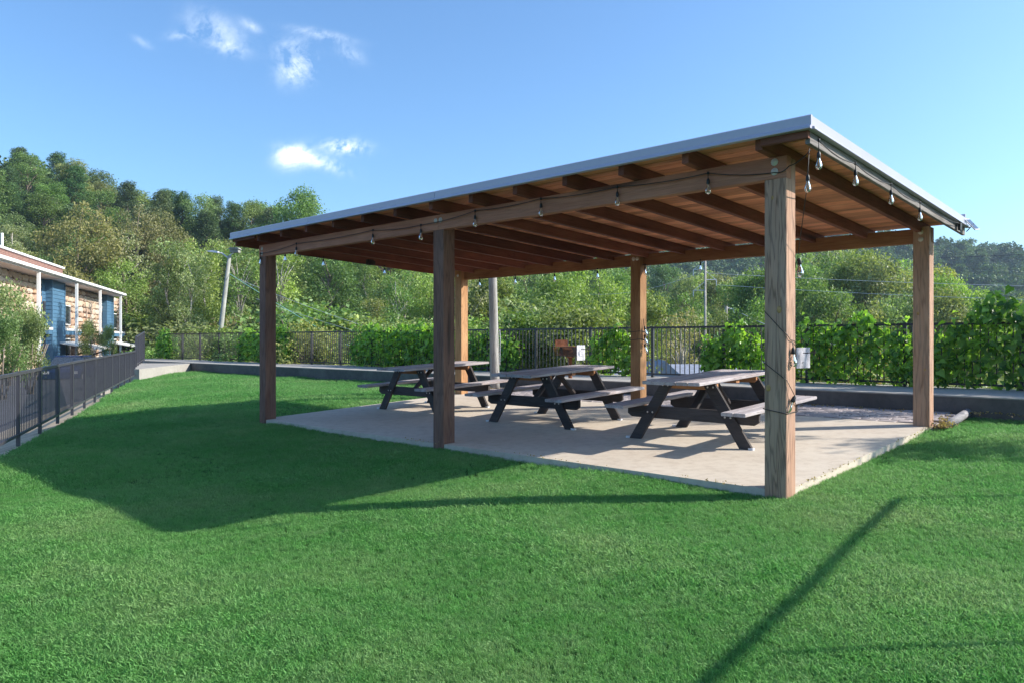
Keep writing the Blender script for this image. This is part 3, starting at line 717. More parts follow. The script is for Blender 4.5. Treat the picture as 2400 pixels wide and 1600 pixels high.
# ---------------------------------------------------------------- picnic tables
def board_me(L, wy, wz, c=0.006): return MB().box(0, L, -wy / 2, wy / 2, -wz / 2, wz / 2, c)
def make_table(loc, rz_, label, tw=0.74, span=0.76):
    t = empty("picnic_table", loc, rz_, label, "picnic table", "picnic tables under the pavilion")
    Lb = 1.92; H = 0.745
    # local: x across (width), y along the table; boards have grain along y
    bw = tw / 5
    def yboard(name, x, y0, y1, zc, wy, wz, m_):
        o = MB().box(0, y1 - y0, -wy / 2, wy / 2, -wz / 2, wz / 2, 0.006).build(name, m_, t)
        o.matrix_local = Matrix.Translation((x, y0, zc + KG * y0)) @ Matrix.Rotation(R(90), 4, 'Z') @ Matrix.Rotation(-math.atan(KG), 4, 'Y')
        return o
    rb = random.Random(label)
    for k in range(5):
        x = -tw / 2 + bw * (k + .5); yboard("tabletop_board", x, 0 + rb.uniform(-.006, .006), Lb + rb.uniform(-.006, .006), H - 0.019 + rb.uniform(-.002, .002), bw - 0.007, 0.038, W_TOP)
    for sx in (-1, 1):
        for k in range(2):
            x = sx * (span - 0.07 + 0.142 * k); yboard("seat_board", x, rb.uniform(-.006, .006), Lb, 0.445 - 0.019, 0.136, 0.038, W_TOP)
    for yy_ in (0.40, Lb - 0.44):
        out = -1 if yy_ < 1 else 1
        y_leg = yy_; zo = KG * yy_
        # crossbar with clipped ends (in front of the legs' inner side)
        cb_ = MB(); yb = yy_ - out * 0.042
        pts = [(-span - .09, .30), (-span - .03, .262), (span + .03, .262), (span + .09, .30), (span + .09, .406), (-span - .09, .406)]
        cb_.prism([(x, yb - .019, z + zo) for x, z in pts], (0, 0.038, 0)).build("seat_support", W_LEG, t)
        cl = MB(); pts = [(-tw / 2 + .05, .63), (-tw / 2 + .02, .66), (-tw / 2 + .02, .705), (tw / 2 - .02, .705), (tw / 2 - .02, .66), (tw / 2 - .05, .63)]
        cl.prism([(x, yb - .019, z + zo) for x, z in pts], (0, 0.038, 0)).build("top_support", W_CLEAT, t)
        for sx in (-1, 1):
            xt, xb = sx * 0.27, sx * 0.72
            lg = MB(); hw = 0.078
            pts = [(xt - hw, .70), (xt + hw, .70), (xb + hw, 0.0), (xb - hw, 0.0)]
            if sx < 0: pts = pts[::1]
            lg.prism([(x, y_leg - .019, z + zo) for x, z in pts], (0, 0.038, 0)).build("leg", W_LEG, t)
            MB().box(xb + sx * hw - .05, xb + sx * hw + .004, y_leg - .024, y_leg + .024, zo - .001, zo + .022).build("foot_plate", M_GALV, t)
            for (bz, n_) in ((.665, 2), (.335, 2)):
                xc_ = xt + (xb - xt) * (0.70 - bz) / 0.70
                for e in (-.034, .034):
                    link("bolt", bolt_me, t, loc=(xc_ + e, y_leg + out * .0195, bz + zo), rot=(R(90) if out < 0 else R(-90), 0, 0), scale=(.36, .36, .7))
        # diagonal brace to the middle of the top
        p0 = (0, yy_ - out * 0.10, .36 + zo); p1 = (0, Lb / 2 + out * 0.03, .70 + KG * Lb / 2)
        stick("brace", p0, p1, 0.085, 0.038, W_CLEAT if False else W_LEG, t)
    q = MB(); q.box(-tw / 2 + .03, tw / 2 - .03, Lb / 2 - .04, Lb / 2 + .04, .667 + KG * Lb / 2, .704 + KG * Lb / 2); q.build("top_support", W_CLEAT, t)
    return t
def tpos(u, v): 
    p = Wp(u, v); p.z = KG * v; return p
make_table(tpos(1.86, 1.24), A43, "picnic table nearest the sunlit front corner post, half its top in sun")
make_table(tpos(4.42, 1.36), A43, "middle picnic table of the three, between two others under the roof")
make_table(tpos(7.24, 1.50), A43, "picnic table farthest back, partly hidden behind the middle front post")

# ---------------------------------------------------------------- charcoal grills
def grill(loc, rz_, label):
    g_ = empty("charcoal_grill", loc, rz_, label, "grill", "pedestal grills")
    MB().tube([(0, 0, 0), (0, 0, .74)], 0.042, 12).build("pedestal", M_RUST, g_, smooth=True)
    b = MB(); x0, x1, y0, y1, z0, z1 = -.20, .20, -.17, .17, .78, .98
    b.box(x0, x1, y0, y1, z0 - .006, z0)                         # floor
    b.box(x0, x1, y1 - .005, y1, z0 + .001, z1)                  # back
    b.box(x0, x0 + .005, y0, y1 - .006, z0 + .001, z1 - .02)
    b.build("firebox", M_SOOT, g_)
    MB().box(-.06, .06, -.08, .08, .74, .773).build("collar", M_RUST, g_)
    MB().box(x1 - .004, x1 + .004, y0 - .05, y1, z0 - .09, z1 + .02).build("side_plate", M_PLATE, g_, rot=(0, 0, R(-38)), loc=(.05, .0, 0))
    MB().box(x0 - .10, x0 + .16, y1 - .09, y1 - .083, z1 - .01, z1 + .13).build("wind_plate", M_RUST, g_)
    for k in range(7): MB().box(x0 - .14, x1 - .14, y0 + .03 + k * .045, y0 + .043 + k * .045, z0 + .02 + .022 * k, z0 + .03 + .022 * k).build("grate_bar", M_RUST, g_)
    MB().box(x0 - .16, x1 - .05, y0 - .02, y1 - .12, z1 - .012, z1 - .002).build("grate", M_RUST, g_)
    h = MB(); h.tube([(x1 - .02, y0 - .05, z1 - .06), (x1 + .04, y0 - .10, z1 - .06), (x1 + .10, y0 - .10, z1 - .05), (x1 + .16, y0 - .04, z1 - .05)], .008, 6)
    h.tube([(x1 + .13, y0 - .07, z1 - .09), (x1 + .135, y0 - .08, z1 + .0)], .012, 6)
    h.build("handle", M_SOOT, g_)
    return g_
grill(Wp(7.20, 6.15, WT) + Vector((0, 0, -0.30)), R(8), "rusty open charcoal grill on a pedestal, left of the rear middle post")
grill(Wp(2.20, 5.25, 0.16), R(-12), "charcoal grill half hidden by the near right post, grey plate showing")

# ---------------------------------------------------------------- utility pole, lamp pole, pylon, wires
up_ = empty("utility_pole", Wp(8.70, 5.45, 0.20), 0, "stout weathered grey wooden pole behind the pavilion", "pole")
q = MB(); q.tube([(0, 0, i * .28) for i in range(12)], [.103 - .0016 * i for i in range(12)], 18)
o = q.mesh("shaft", W_GREY, True)
o = link("shaft", o, up_); o.data.transform(Matrix.Rotation(R(90), 4, 'Y'))   # grain axis along local X
o.rotation_euler = (0, R(-90) + R(-1.2), 0)
MB().tube([(0.10, -.03, .55), (0.112, -.05, 1.1), (.10, -.03, 1.3)], .008, 6).build("conduit", M_GALV, up_)

lp0 = at(514, 800, 34); lpt = at(538, 600, 34)
lp = empty("lamp_pole", (lp0.x, lp0.y, -1.2), 0, "leaning grey wooden lamp pole beyond the back fence", "pole")
d = lpt - lp0; base = Vector((-d.x * (2.45 / d.z), 0, 0))
top_ = Vector((d.x, 0, lpt.z + 1.2))
MB().tube([base * 0.9, Vector((0, 0, 2.45)), top_], [.12, .115, .08], 12).build("shaft", M_POLEG, lp, smooth=True)
MB().tube([top_ + Vector((-.05, 0, -.1)), top_ + Vector((-.35, 0, .12)), top_ + Vector((-.55, 0, .14))], .03, 8).build("arm", M_GALV, lp)
MB().prism([(top_.x - 1.05, -.09, top_.z + .20), (top_.x - .5, -.10, top_.z + .12), (top_.x - .5, -.10, top_.z + .20), (top_.x - .75, -.08, top_.z + .25)], (0, .2, 0)).build("lamp_head", M_GALV, lp)
q = MB(); q.box(top_.x + .06, top_.x + .44, -.15, .15, top_.z + .14, top_.z + .28); q.prism([(top_.x + .0, -.2, top_.z + .282), (top_.x + .50, -.2, top_.z + .282), (top_.x + .42, -.2, top_.z + .36), (top_.x + .08, -.2, top_.z + .36)], (0, .4, 0)); q.build("floodlight", M_POLEG, lp)
MB().tube([top_, top_ + Vector((.18, 0, .14))], .03, 6).build("bracket", M_GALV, lp)

def wire(label, a, b, d_, r=0.012, m_=M_GALV, n=14):
    o_ = MB().tube(sag(a, b, d_, n), r, 5).build("overhead_wire", m_)
    return tag(o_, label, "wire", "overhead wires")
M_GWIRE = plain("green_wire", (0.30, 0.55, 0.48), 0.5)
wire("pale overhead wire running down from the leaning lamp pole", at(536, 641, 34), at(1000, 905, 12 + 18), 0.15, 0.012, M_GWIRE)
wire("upper of two thin grey wires crossing the dark trees left", at(560, 655, 36), at(1010, 812, 33), 0.15, 0.008)
wire("lower thin grey wire crossing the dark trees left", at(600, 700, 36), at(930, 802, 33), 0.1, 0.007)
wire("highest thin wire crossing the pale sky at far right", at(1900, 610, 150), at(3300, 512, 150), 2.0, 0.055, M_CORD)
wire("long wire across the far right hillside", at(1652, 640, 50), at(3300, 668, 50), .5, 0.012)
wire("long wire low across the right hillside", at(1680, 668, 50), at(3300, 706, 50), .5, 0.012)

py_ = empty("power_pole", (at(1653, 800, 50).x, 50, -6), 0, "tall thin transmission pole with cross arms, seen right of the rear middle post", "pole")
H0 = at(1653, 585, 50).z + 6
s_px = 50 / 1770
MB().tube([(0, 0, 0), (0, 0, H0)], [.085, .065], 8).build("shaft", M_BARKP, py_, smooth=True)
for (dx, yb_, brace) in ((-28, 632, -24), (26, 656, 18), (-28, 681, -20)):
    za_ = at(0, yb_, 50).z + 6; X = dx * s_px
    MB().tube([(0, 0, za_), (X, 0, za_)], .03, 6).build("cross_arm", M_GALV, py_)
    MB().tube([(0, 0, za_ + .6), (X * .95, 0, za_)], .016, 6).build("brace", M_GALV, py_)
    MB().tube([(X, 0, za_), (X, 0, za_ - .40)], .028, 6).build("insulator", M_GALV, py_)
pp = empty("small_power_pole", (at(1702, 800, 60).x, 60, -5), 0, "short pale power pole with a slanting arm, beyond the fence", "pole")
h1 = at(0, 718, 60).z + 5
MB().tube([(0, 0, 0), (0, 0, h1)], .13, 8).build("shaft", M_BARKP, pp)
MB().tube([(0, 0, h1 - .1), (.55, 0, h1 - .25), (.7, 0, h1 - .3)], .05, 6).build("arm", M_GALV, pp)
MB().tube([(.64, 0, h1 - .1), (.64, 0, h1 - .55)], .09, 8).build("transformer", M_GALV, pp)
MB().tube([(-.1, 0, h1 - .3), (-.75, 0, h1 - 2.6)], .025, 6).build("guy_wire", M_GALV, pp)
wire("pale wire sloping down right from the short power pole", at(1722, 726, 60), at(1960, 808, 40), 0.3, 0.03)
wire("second pale wire low behind the vines, right of the short power pole", at(1700, 812, 45), at(1960, 880, 32), 0.3, 0.03)
wire("wire slung between the tall thin pole and the trees left of it", at(1625, 645, 50), at(1380, 690, 56), .4, 0.012)

# ---------------------------------------------------------------- landscape timber, dry weeds
lg = empty("landscape_timber", Wp(-0.14, 4.42, 0.22), 0, "round grey landscape timber edging the pavers by the lawn", "timber")
a = Wp(-0.14, 4.38); b = Wp(-0.10, 5.75)
q = MB().tube([(0.02, 0, 0), (0.7, 0, 0.01), ((b - a).length, 0, 0.055)], .055, 14).build("log", W_LOG, lg, smooth=True, rot=(0, 0, math.atan2((b - a).y, (b - a).x)))

# ---------------------------------------------------------------- trees: shared kinds
def leaf_quads(P, size, rs, tint, up=0.35, ratio=0.6):
    """bent diamond leaves: P (n,3) centres"""
    n = len(P); d = rs.normal(size=(n, 3)); d[:, 2] *= 0.7; d /= np.linalg.norm(d, axis=1)[:, None]
    nn = rs.normal(size=(n, 3)); nn[:, 2] += up * 3; nn -= (nn * d).sum(1)[:, None] * d; nn /= np.linalg.norm(nn, axis=1)[:, None]
    s = np.cross(nn, d); L = size * rs.uniform(0.6, 1.3, n)[:, None]; Wd = L * ratio
    V = np.stack([P - d * L / 2, P + s * Wd / 2 + nn * L * .06, P + d * L / 2, P - s * Wd / 2 + nn * L * .06], 1).reshape(-1, 3)
    F = np.arange(n * 4).reshape(n, 4)
    return V, F, tint
def tree_kind(seed, kind, H=10.0, n=9000, size=0.30):
    """returns (trunk mesh, crown mesh) for a tree of height H"""
    rs = np.random.RandomState(seed); rd = random.Random(seed); tb = MB()
    clumps = []
    if kind == "broad":
        wob = [Vector((0, 0, -1.0))]
        for i in range(1, 8): wob.append(Vector((rd.uniform(-.25, .25), rd.uniform(-.25, .25), H * .8 * i / 7)))
        tb.tube(wob, [.22 * (1 - .1 * i) for i in range(8)], 7)
        R0 = H * rd.uniform(.30, .38)
        for k in range(44):
            h = rd.uniform(.14, 1.0); rr_ = R0 * math.sqrt(max(0.04, 1 - ((h - .5) / .52) ** 2)) * rd.uniform(.45, 1.0)
            a = rd.uniform(0, 6.283); c = Vector((rr_ * math.cos(a), rr_ * math.sin(a), H * h))
            st = Vector((0, 0, H * max(.08, h - .22)))
            if k < 16: tb.tube([st, st.lerp(c, .5) + Vector((0, 0, .15)), c], [.075, .05, .02], 5)
            clumps.append((c, rd.uniform(.06, .125) * H))
    elif kind == "slender":
        wob = [Vector((rd.uniform(-.3, .3) * (i > 0), rd.uniform(-.3, .3) * (i > 0), -1 + (H * .95 + 1) * i / 7)) for i in range(8)]
        tb.tube(wob, [.15 * (1 - .11 * i) for i in range(8)], 7)
        for k in range(26):
            h = rd.uniform(.25, 1.0); rr_ = H * .17 * (1.1 - abs(h - .6)) * rd.uniform(.3, 1)
            a = rd.uniform(0, 6.283); c = Vector((rr_ * math.cos(a), rr_ * math.sin(a), H * h))
            if k < 14: tb.tube([Vector((0, 0, H * (h - .15))), c], [.05, .02], 5)
            clumps.append((c, rd.uniform(.06, .10) * H))
    elif kind == "pine":
        tb.tube([(0, 0, -1), (.1, 0, H * .5), (0, .1, H * .98)], [.2, .14, .04], 7)
        for k in range(34):
            h = .32 + .66 * k / 34; rr_ = H * .23 * (1.12 - h) * 1.35 * rd.uniform(.5, 1.1)
            a = k * 2.4 + rd.uniform(-.4, .4); c = Vector((rr_ * math.cos(a), rr_ * math.sin(a), H * h + rr_ * .12))
            tb.tube([Vector((0, 0, H * h - .3)), c], [.06, .02], 5); clumps.append((c, rd.uniform(.055, .095) * H))
    elif kind == "sparse":
        tb.tube([(0, 0, -1), (.2, 0, H * .4), (.1, .2, H * .75)], [.16, .12, .05], 7)
        for k in range(22):
            h = rd.uniform(.35, 1.0); rr_ = H * .26 * rd.uniform(.3, 1)
            a = rd.uniform(0, 6.283); c = Vector((rr_ * math.cos(a), rr_ * math.sin(a), H * h))
            tb.tube([Vector((.1, 0, H * (h * .6))), Vector((c.x * .4, c.y * .4, H * h * .85)), c], [.07, .045, .015], 5)
            clumps.append((c, rd.uniform(.05, .09) * H))
    elif kind == "bush":
        for k in range(9):
            a = rd.uniform(0, 6.283); tb.tube([(0, 0, -.3), (H * .5 * math.cos(a), H * .5 * math.sin(a), H * rd.uniform(.5, .9))], [.03, .01], 4)
        for k in range(18):
            h = rd.uniform(.08, .9); rr_ = H * .75 * math.sqrt(max(.05, 1 - h * h)) * rd.uniform(.2, 1)
            a = rd.uniform(0, 6.283); clumps.append((Vector((rr_ * math.cos(a), rr_ * math.sin(a), H * h)), rd.uniform(.2, .3) * H))
    P = []; T = []
    tot = sum(r_ ** 2 for c, r_ in clumps)
    for c, r_ in clumps:
        m_ = max(8, int(n * r_ * r_ / tot)); d = rs.normal(size=(m_, 3)); d /= np.linalg.norm(d, axis=1)[:, None]
        rad = r_ * np.power(rs.uniform(0.15, 1, m_), 0.42)
        q = d * rad[:, None] * np.array([1.15, 1.15, 0.55 if kind == "pine" else 0.8])
        q += rs.normal(size=(m_, 3)) * r_ * 0.16
        P.append(q + np.array(c)); T.append(np.clip(rs.uniform(0, 1, m_) * .6 + rd.uniform(0, .45), 0, 1))
    P = np.concatenate(P); T = np.concatenate(T)
    V, F, T = leaf_quads(P, size, rs, T, ratio=0.30 if kind == "pine" else 0.62)
    cm = quadmesh("crown", V, F, T, L_PINE if kind == "pine" else L_TREE)
    return tb.mesh("trunk", M_BARKP if kind in ("slender", "sparse") else M_BARK, True), cm
KINDS = {
    "broad": [tree_kind(101 + i, "broad", n=17000, size=.215) for i in range(5)],
    "slender": [tree_kind(201 + i, "slender", n=8500, size=.2) for i in range(3)],
    "pine": [tree_kind(301 + i, "pine", n=11000, size=.28) for i in range(3)],
    "sparse": [tree_kind(401 + i, "sparse", n=2600, size=.24) for i in range(2)],
    "bush": [tree_kind(501 + i, "bush", H=2.0, n=4200, size=.12) for i in range(4)],
}
TINT = {"green": (0.80, 0.98, 0.85), "deep": (0.62, 0.80, 0.62), "yellow": (1.25, 1.28, 1.0), "olive": (0.95, 0.97, 0.90), "rust": (1.02, 0.74, 0.85), "brown": (1.15, 1.02, 1.1), "grey": (1.25, 1.2, 1.35), "bluish": (0.55, 0.85, 0.95)}
WORDS = {"green": "fresh green", "deep": "dark green", "yellow": "yellow-green", "olive": "olive green", "rust": "rust-red", "brown": "brownish", "grey": "grey-green", "bluish": "blue-green"}
KW = {"broad": "round broadleaf tree", "slender": "slender tree", "pine": "tall pine", "sparse": "thin bare-limbed tree", "bush": "leafy shrub"}
def zone(px, Y):
    col = ("beyond the stone building's near end" if px < 110 else "above the brick rooftop block" if px < 200 else "behind the stone building's far end" if px < 330 else
           "left of the leaning lamp pole" if px < 500 else "behind the leaning lamp pole" if px < 610 else "beyond the pavilion's left corner post" if px < 760 else
           "between the two left front posts" if px < 1000 else "behind the middle front post" if px < 1180 else "right of the stout grey pole" if px < 1330 else
           "above the charcoal grill" if px < 1480 else "right of the rear middle post" if px < 1640 else "behind the tall transmission pole" if px < 1790 else
           "right of the near right post" if px < 1980 else "left of the rear right post" if px < 2150 else "just right of the rear right post" if px < 2290 else "above the tallest fence vines")
    row = ("close behind the fence" if Y < 26 else "low on the near bank" if Y < 50 else "at the foot of the slope" if Y < 72 else "a little up the slope" if Y < 92 else "halfway up the slope" if Y < 118 else "high on the slope" if Y < 145 else "on the skyline")
    return col, row
used_labels = {}
def tree(px, Y, H, kind, tint, zoff=0.0, wid=1.0, zbase=None, label=None, x=None):
    x = (px - 1200) / 1770 * Y if x is None else x
    z = terrain(x, Y) + zoff if zbase is None else zbase
    tm, cm = rt.choice(KINDS[kind]); ref = 2.0 if kind == "bush" else 10.0
    sc_ = H / ref
    if label is None:
        c_, r_ = zone(px, Y); label = "%s %s %s, %s" % (WORDS[tint], KW[kind], c_, r_)
        label = label.replace("of the stone building", "of the building") if len(label.split()) > 16 else label
        words_ = label.split()
        if len(words_) > 16: label = "%s %s %s" % (WORDS[tint], KW[kind], c_)
    n_ = used_labels.get(label, 0); used_labels[label] = n_ + 1
    grp = "%ss %s" % ("shrub" if kind == "bush" else "tree", zone(px, Y)[1])
    root = empty("shrub" if kind == "bush" else ("pine_tree" if kind == "pine" else "tree"), (x, Y, z), rt.uniform(0, 6.283), label, "shrub" if kind == "bush" else "tree", grp)
    root.scale = (sc_ * wid, sc_ * wid, sc_)
    link("trunk", tm, root); c_ = link("crown" if kind != "bush" else "foliage", cm, root)
    j = lambda: rt.uniform(.88, 1.12)
    r0, g0, b0 = TINT[tint]; c_.color = (r0 * j(), g0 * j(), b0 * j(), 1)
    return root
rt = random.Random(21)

# left hillside, rows from the foot up to the skyline
def pick(rowi, px):
    if rowi == 0 and rt.random() < .45: return ("slender", rt.choice(["grey", "green", "olive"]))
    if rowi >= 4: return rt.choice([("pine", "deep"), ("pine", "green"), ("pine", "olive"), ("broad", "deep"), ("broad", "green"), ("broad", "olive")])
    r_ = rt.random()
    if r_ < .12: return ("slender", rt.choice(["yellow", "green", "grey"]))
    if r_ < .20: return ("sparse", rt.choice(["grey", "brown", "olive"]))
    if r_ < .30: return ("pine", rt.choice(["deep", "green", "yellow"]))
    return ("broad", rt.choice(["green", "green", "olive", "yellow", "yellow", "deep", "olive"]))
rows = [(60, 6.2, 7.5), (72, 6.4, 9.5), (86, 7.0, 10.5), (102, 7.6, 11.5), (120, 8.2, 12), (138, 8.6, 12.5), (156, 8.8, 12.5)]
for ri, (Y, gap_, H) in enumerate(rows):
    pxs = -180 if ri else 330
    step = gap_ / Y * 1770
    px = pxs + rt.uniform(0, step)
    if ri in (0,): px = 300
    while px < (1520 if ri < 5 else 1350):
        Yj = Y + rt.uniform(-5, 5)
        kd, tn = pick(ri, px)
        if px < 430 and ri < 2: px += step; continue                # the building stands here
        h = H * rt.uniform(.82, 1.15)
        if ri == 0 and kd == "broad" and px < 1100: h *= .8
        tree(px, Yj, h, kd, tn, wid=rt.uniform(.9, 1.2))
        px += step * rt.uniform(.8, 1.15)
for i in range(26):
    tree(rt.uniform(-150, 340), rt.uniform(92, 150), rt.uniform(8, 11.5), *rt.choice([("broad", "deep"), ("broad", "olive"), ("pine", "green"), ("broad", "green"), ("broad", "yellow")]))
# the autumn-coloured ones that stand out
tree(180, 84, 16.5, "broad", "rust", zoff=.5, wid=.8, label="tall rust-topped tree rising behind the stone building's brick rooftop block")
tree(318, 92, 17.5, "broad", "rust", wid=.62, label="narrow red-leaved tree reaching the skyline left of the lamp pole")
tree(368, 96, 16.0, "broad", "rust", wid=.70, label="red-brown tree beside the narrow red-leaved one, near the skyline")
tree(268, 88, 15.0, "sparse", "grey", label="tree with bare pale upper limbs left of the red-leaved trees")
for px_, top_y, Y_, kd_, tn_ in ((428, 452, 128, "pine", "deep"), (470, 466, 126, "broad", "green"), (505, 462, 130, "pine", "green"), (548, 474, 128, "pine", "deep"), (590, 482, 130, "broad", "olive"), (635, 488, 128, "pine", "olive"), (380, 448, 124, "pine", "olive")):
    zb_t = terrain((px_ - 1200) / 1770 * Y_, Y_); tree(px_, Y_, 1.25 + (800 - top_y) / 1770 * Y_ - zb_t, kd_, tn_, zbase=zb_t, wid=.8)
tree(700, 110, 15.5, "broad", "green", wid=.8, label="single round green tree standing above the roof's left end on the skyline")
for px_, Y_, H_ in ((392, 57, 9.5), (418, 60, 10), (446, 55, 8.5), (478, 58, 9.8), (560, 56, 9.0), (655, 57, 9.2), (930, 56, 8.5)):
    tree(px_, Y_, H_, rt.choice(["sparse", "slender"]), rt.choice(["grey", "yellow", "green"]), wid=.8)
# low brush behind the lamp pole
for px, Y, H, tn in ((430, 46, 3.6, "brown"), (470, 44, 3.2, "olive"), (545, 45, 3.9, "rust"), (590, 47, 3.7, "brown"), (640, 46, 3.4, "brown"), (405, 44, 2.4, "olive"), (372, 46, 2.2, "green"),
                     (690, 44, 4.6, "deep"), (740, 42, 4.4, "deep"), (790, 43, 4.3, "olive"), (850, 44, 4.4, "yellow"), (910, 42, 4.2, "green"), (970, 43, 4.4, "olive"), (1030, 42, 4.2, "yellow"),
                     (1100, 40, 5.2, "olive"), (1160, 42, 5.6, "grey"), (1240, 41, 5.4, "deep"), (1300, 43, 5.6, "grey"), (1370, 41, 5.2, "olive"), (1430, 42, 5.0, "yellow"),
                     (1490, 40, 4.3, "olive"), (1560, 42, 3.6, "brown"), (1610, 41, 3.2, "brown"), (1660, 44, 3.6, "brown"), (1750, 42, 4.4, "grey"), (1820, 40, 5.2, "deep"), (1900, 41, 5.6, "grey"), (1960, 40, 5.6, "olive"), (2030, 42, 5.6, "grey"), (2100, 40, 5.4, "deep"), (2180, 42, 5.0, "grey"), (2260, 41, 4.8, "olive"), (2340, 42, 4.8, "grey"), (2420, 42, 4.8, "grey")):
    tree(px, Y, H, "bush", tn, wid=rt.uniform(1.0, 1.3))
# shrubs seen through the pickets
for px, py, Y, H, tn in ((445, 800, 27, 1.8, "yellow"), (500, 790, 26, 1.9, "yellow"), (560, 800, 26, 1.7, "yellow"), (700, 810, 22, 1.6, "yellow"), (735, 800, 22, 2.0, "yellow"), (780, 815, 22, 1.5, "olive"), (650, 800, 24, 1.8, "green"),
                         (1230, 800, 19, 1.9, "yellow"), (1290, 810, 20, 1.6, "green"), (1345, 800, 22, 2.0, "olive"), (1395, 800, 20, 1.9, "yellow"), (1190, 800, 18, 2.0, "green"), (1250, 790, 24, 2.2, "grey"), (610, 800, 23, 1.8, "green"), (870, 800, 22, 1.8, "green"), (960, 800, 20, 1.8, "yellow"), (1050, 800, 19, 1.8, "green"), (1120, 800, 18, 1.8, "yellow")):
    a_ = (px - 1200) / 1770.0                                     # keep them behind the fence line
    s_ = ((P1.y + .7314 * VF) * a_ - (P1.x + .682 * VF)) / (-.7314 - .682 * a_)
    Y = P1.y + .7314 * VF + .682 * s_ + 1.6 + (px % 7) * .45
    tree(px, Y, H * .95, "bush", tn, zbase=1.25 - (py + 45 - 800) / 1770 * Y - .5)
for px, Y, H, tn in ((335, 40, 1.9, "green"), (360, 42, 2.1, "deep"), (395, 40, 2.0, "green")):
    tree(px, Y, H, "bush", tn)

# middle distance on the right: crowns with their tops at these pixels
MIDR = [(1010, 640, 62, "yellow", "broad"), (1090, 655, 58, "grey", "sparse"), (1150, 645, 60, "olive", "broad"), (1240, 640, 62, "grey", "broad"), (1290, 665, 56, "yellow", "broad"), (1345, 640, 64, "yellow", "broad"), (1400, 650, 60, "yellow", "broad"), (1455, 655, 66, "green", "broad"),
        (1500, 655, 74, "olive", "slender"), (1520, 700, 56, "yellow", "broad"), (1560, 622, 150, "bluish", "broad"), (1620, 660, 105, "grey", "broad"), (1645, 650, 95, "yellow", "slender"), (1685, 655, 90, "grey", "broad"), (1720, 668, 84, "olive", "broad"), (1755, 655, 80, "yellow", "broad"), (1790, 640, 78, "deep", "broad"), (1590, 700, 70, "deep", "broad"), (1640, 720, 60, "grey", "sparse"),
        (1870, 615, 74, "green", "broad"), (1905, 598, 80, "green", "broad"), (1945, 590, 86, "brown", "broad"), (1990, 606, 76, "yellow", "slender"), (2030, 612, 72, "yellow", "broad"), (2075, 630, 68, "grey", "broad"), (2120, 622, 74, "yellow", "broad"), (2180, 636, 70, "yellow", "broad"), (2225, 660, 66, "yellow", "broad"), (2275, 688, 64, "yellow", "broad"), (2330, 716, 60, "yellow", "broad"),
        (1840, 660, 64, "deep", "broad"), (1950, 690, 58, "olive", "broad"), (2020, 700, 58, "grey", "sparse"), (2090, 705, 60, "grey", "broad"), (2390, 700, 84, "grey", "sparse"), (2440, 690, 80, "grey", "broad"), (2200, 700, 60, "grey", "broad"), (1890, 680, 60, "green", "broad"), (1600, 740, 52, "brown", "sparse"), (1700, 740, 58, "olive", "broad"), (1760, 720, 56, "deep", "broad")]
for px, py, Y, tn, kd in MIDR:
    x = (px - 1200) / 1770 * Y; zt_ = 1.25 + (800 - py) / 1770 * Y; zb = terrain(x, Y) - .5
    H = max(4.0, (zt_ - zb)); wd_ = min(1.35, 7.2 / H) if kd != "slender" else .9
    tree(px, Y, H, kd, tn, zbase=zb, wid=max(.75, wd_))

# far woods as one mass each
def small_crown(seed, n=3200, size=.55, kind="broad"):
    return tree_kind(seed, kind, n=n, size=size)[1]
L_FAR = leafmat("far_wood_leaves", (0.035, 0.085, 0.05), (0.20, 0.28, 0.12), 0.2, 0.6)
def wood_mass(name, label, pts, protos):
    pts = np.array(pts); 
    return scatter_gn(name, pts[:, :3], pts[:, 3], protos, label, "wood")
far_p = [small_crown(600 + i) for i in range(4)] + [small_crown(700, 2600, .6, "pine")]
for me_ in far_p: me_.materials[0] = L_FAR
pts = []
rf = random.Random(4)
for k in range(1300):
    a = rf.uniform(-.05, .80); Y = rf.uniform(235, 520)
    x = a * Y; pts.append((x, Y, terrain(x, Y) - 2.0, rf.uniform(1.1, 2.5)))
wood_mass("far_hillside_wood", "dense bluish wood covering the distant hillside on the right", pts, far_p)
pts = []
for k in range(900):
    a = rf.uniform(-.95, .16); Y = rf.uniform(150, 235); x = a * Y
    pts.append((x, Y, terrain(x, Y) - 2.5, rf.uniform(.9, 1.3)))
for k in range(420):
    a = rf.uniform(-.85, .2); Y = rf.uniform(66, 150); x = a * Y
    if a < -.38 and Y < 92: continue
    pts.append((x, Y, terrain(x, Y) - 1.0, rf.uniform(.35, .6)))
wood_mass("hillside_undergrowth", "mass of undergrowth and far treetops filling the left hillside", pts, far_p)

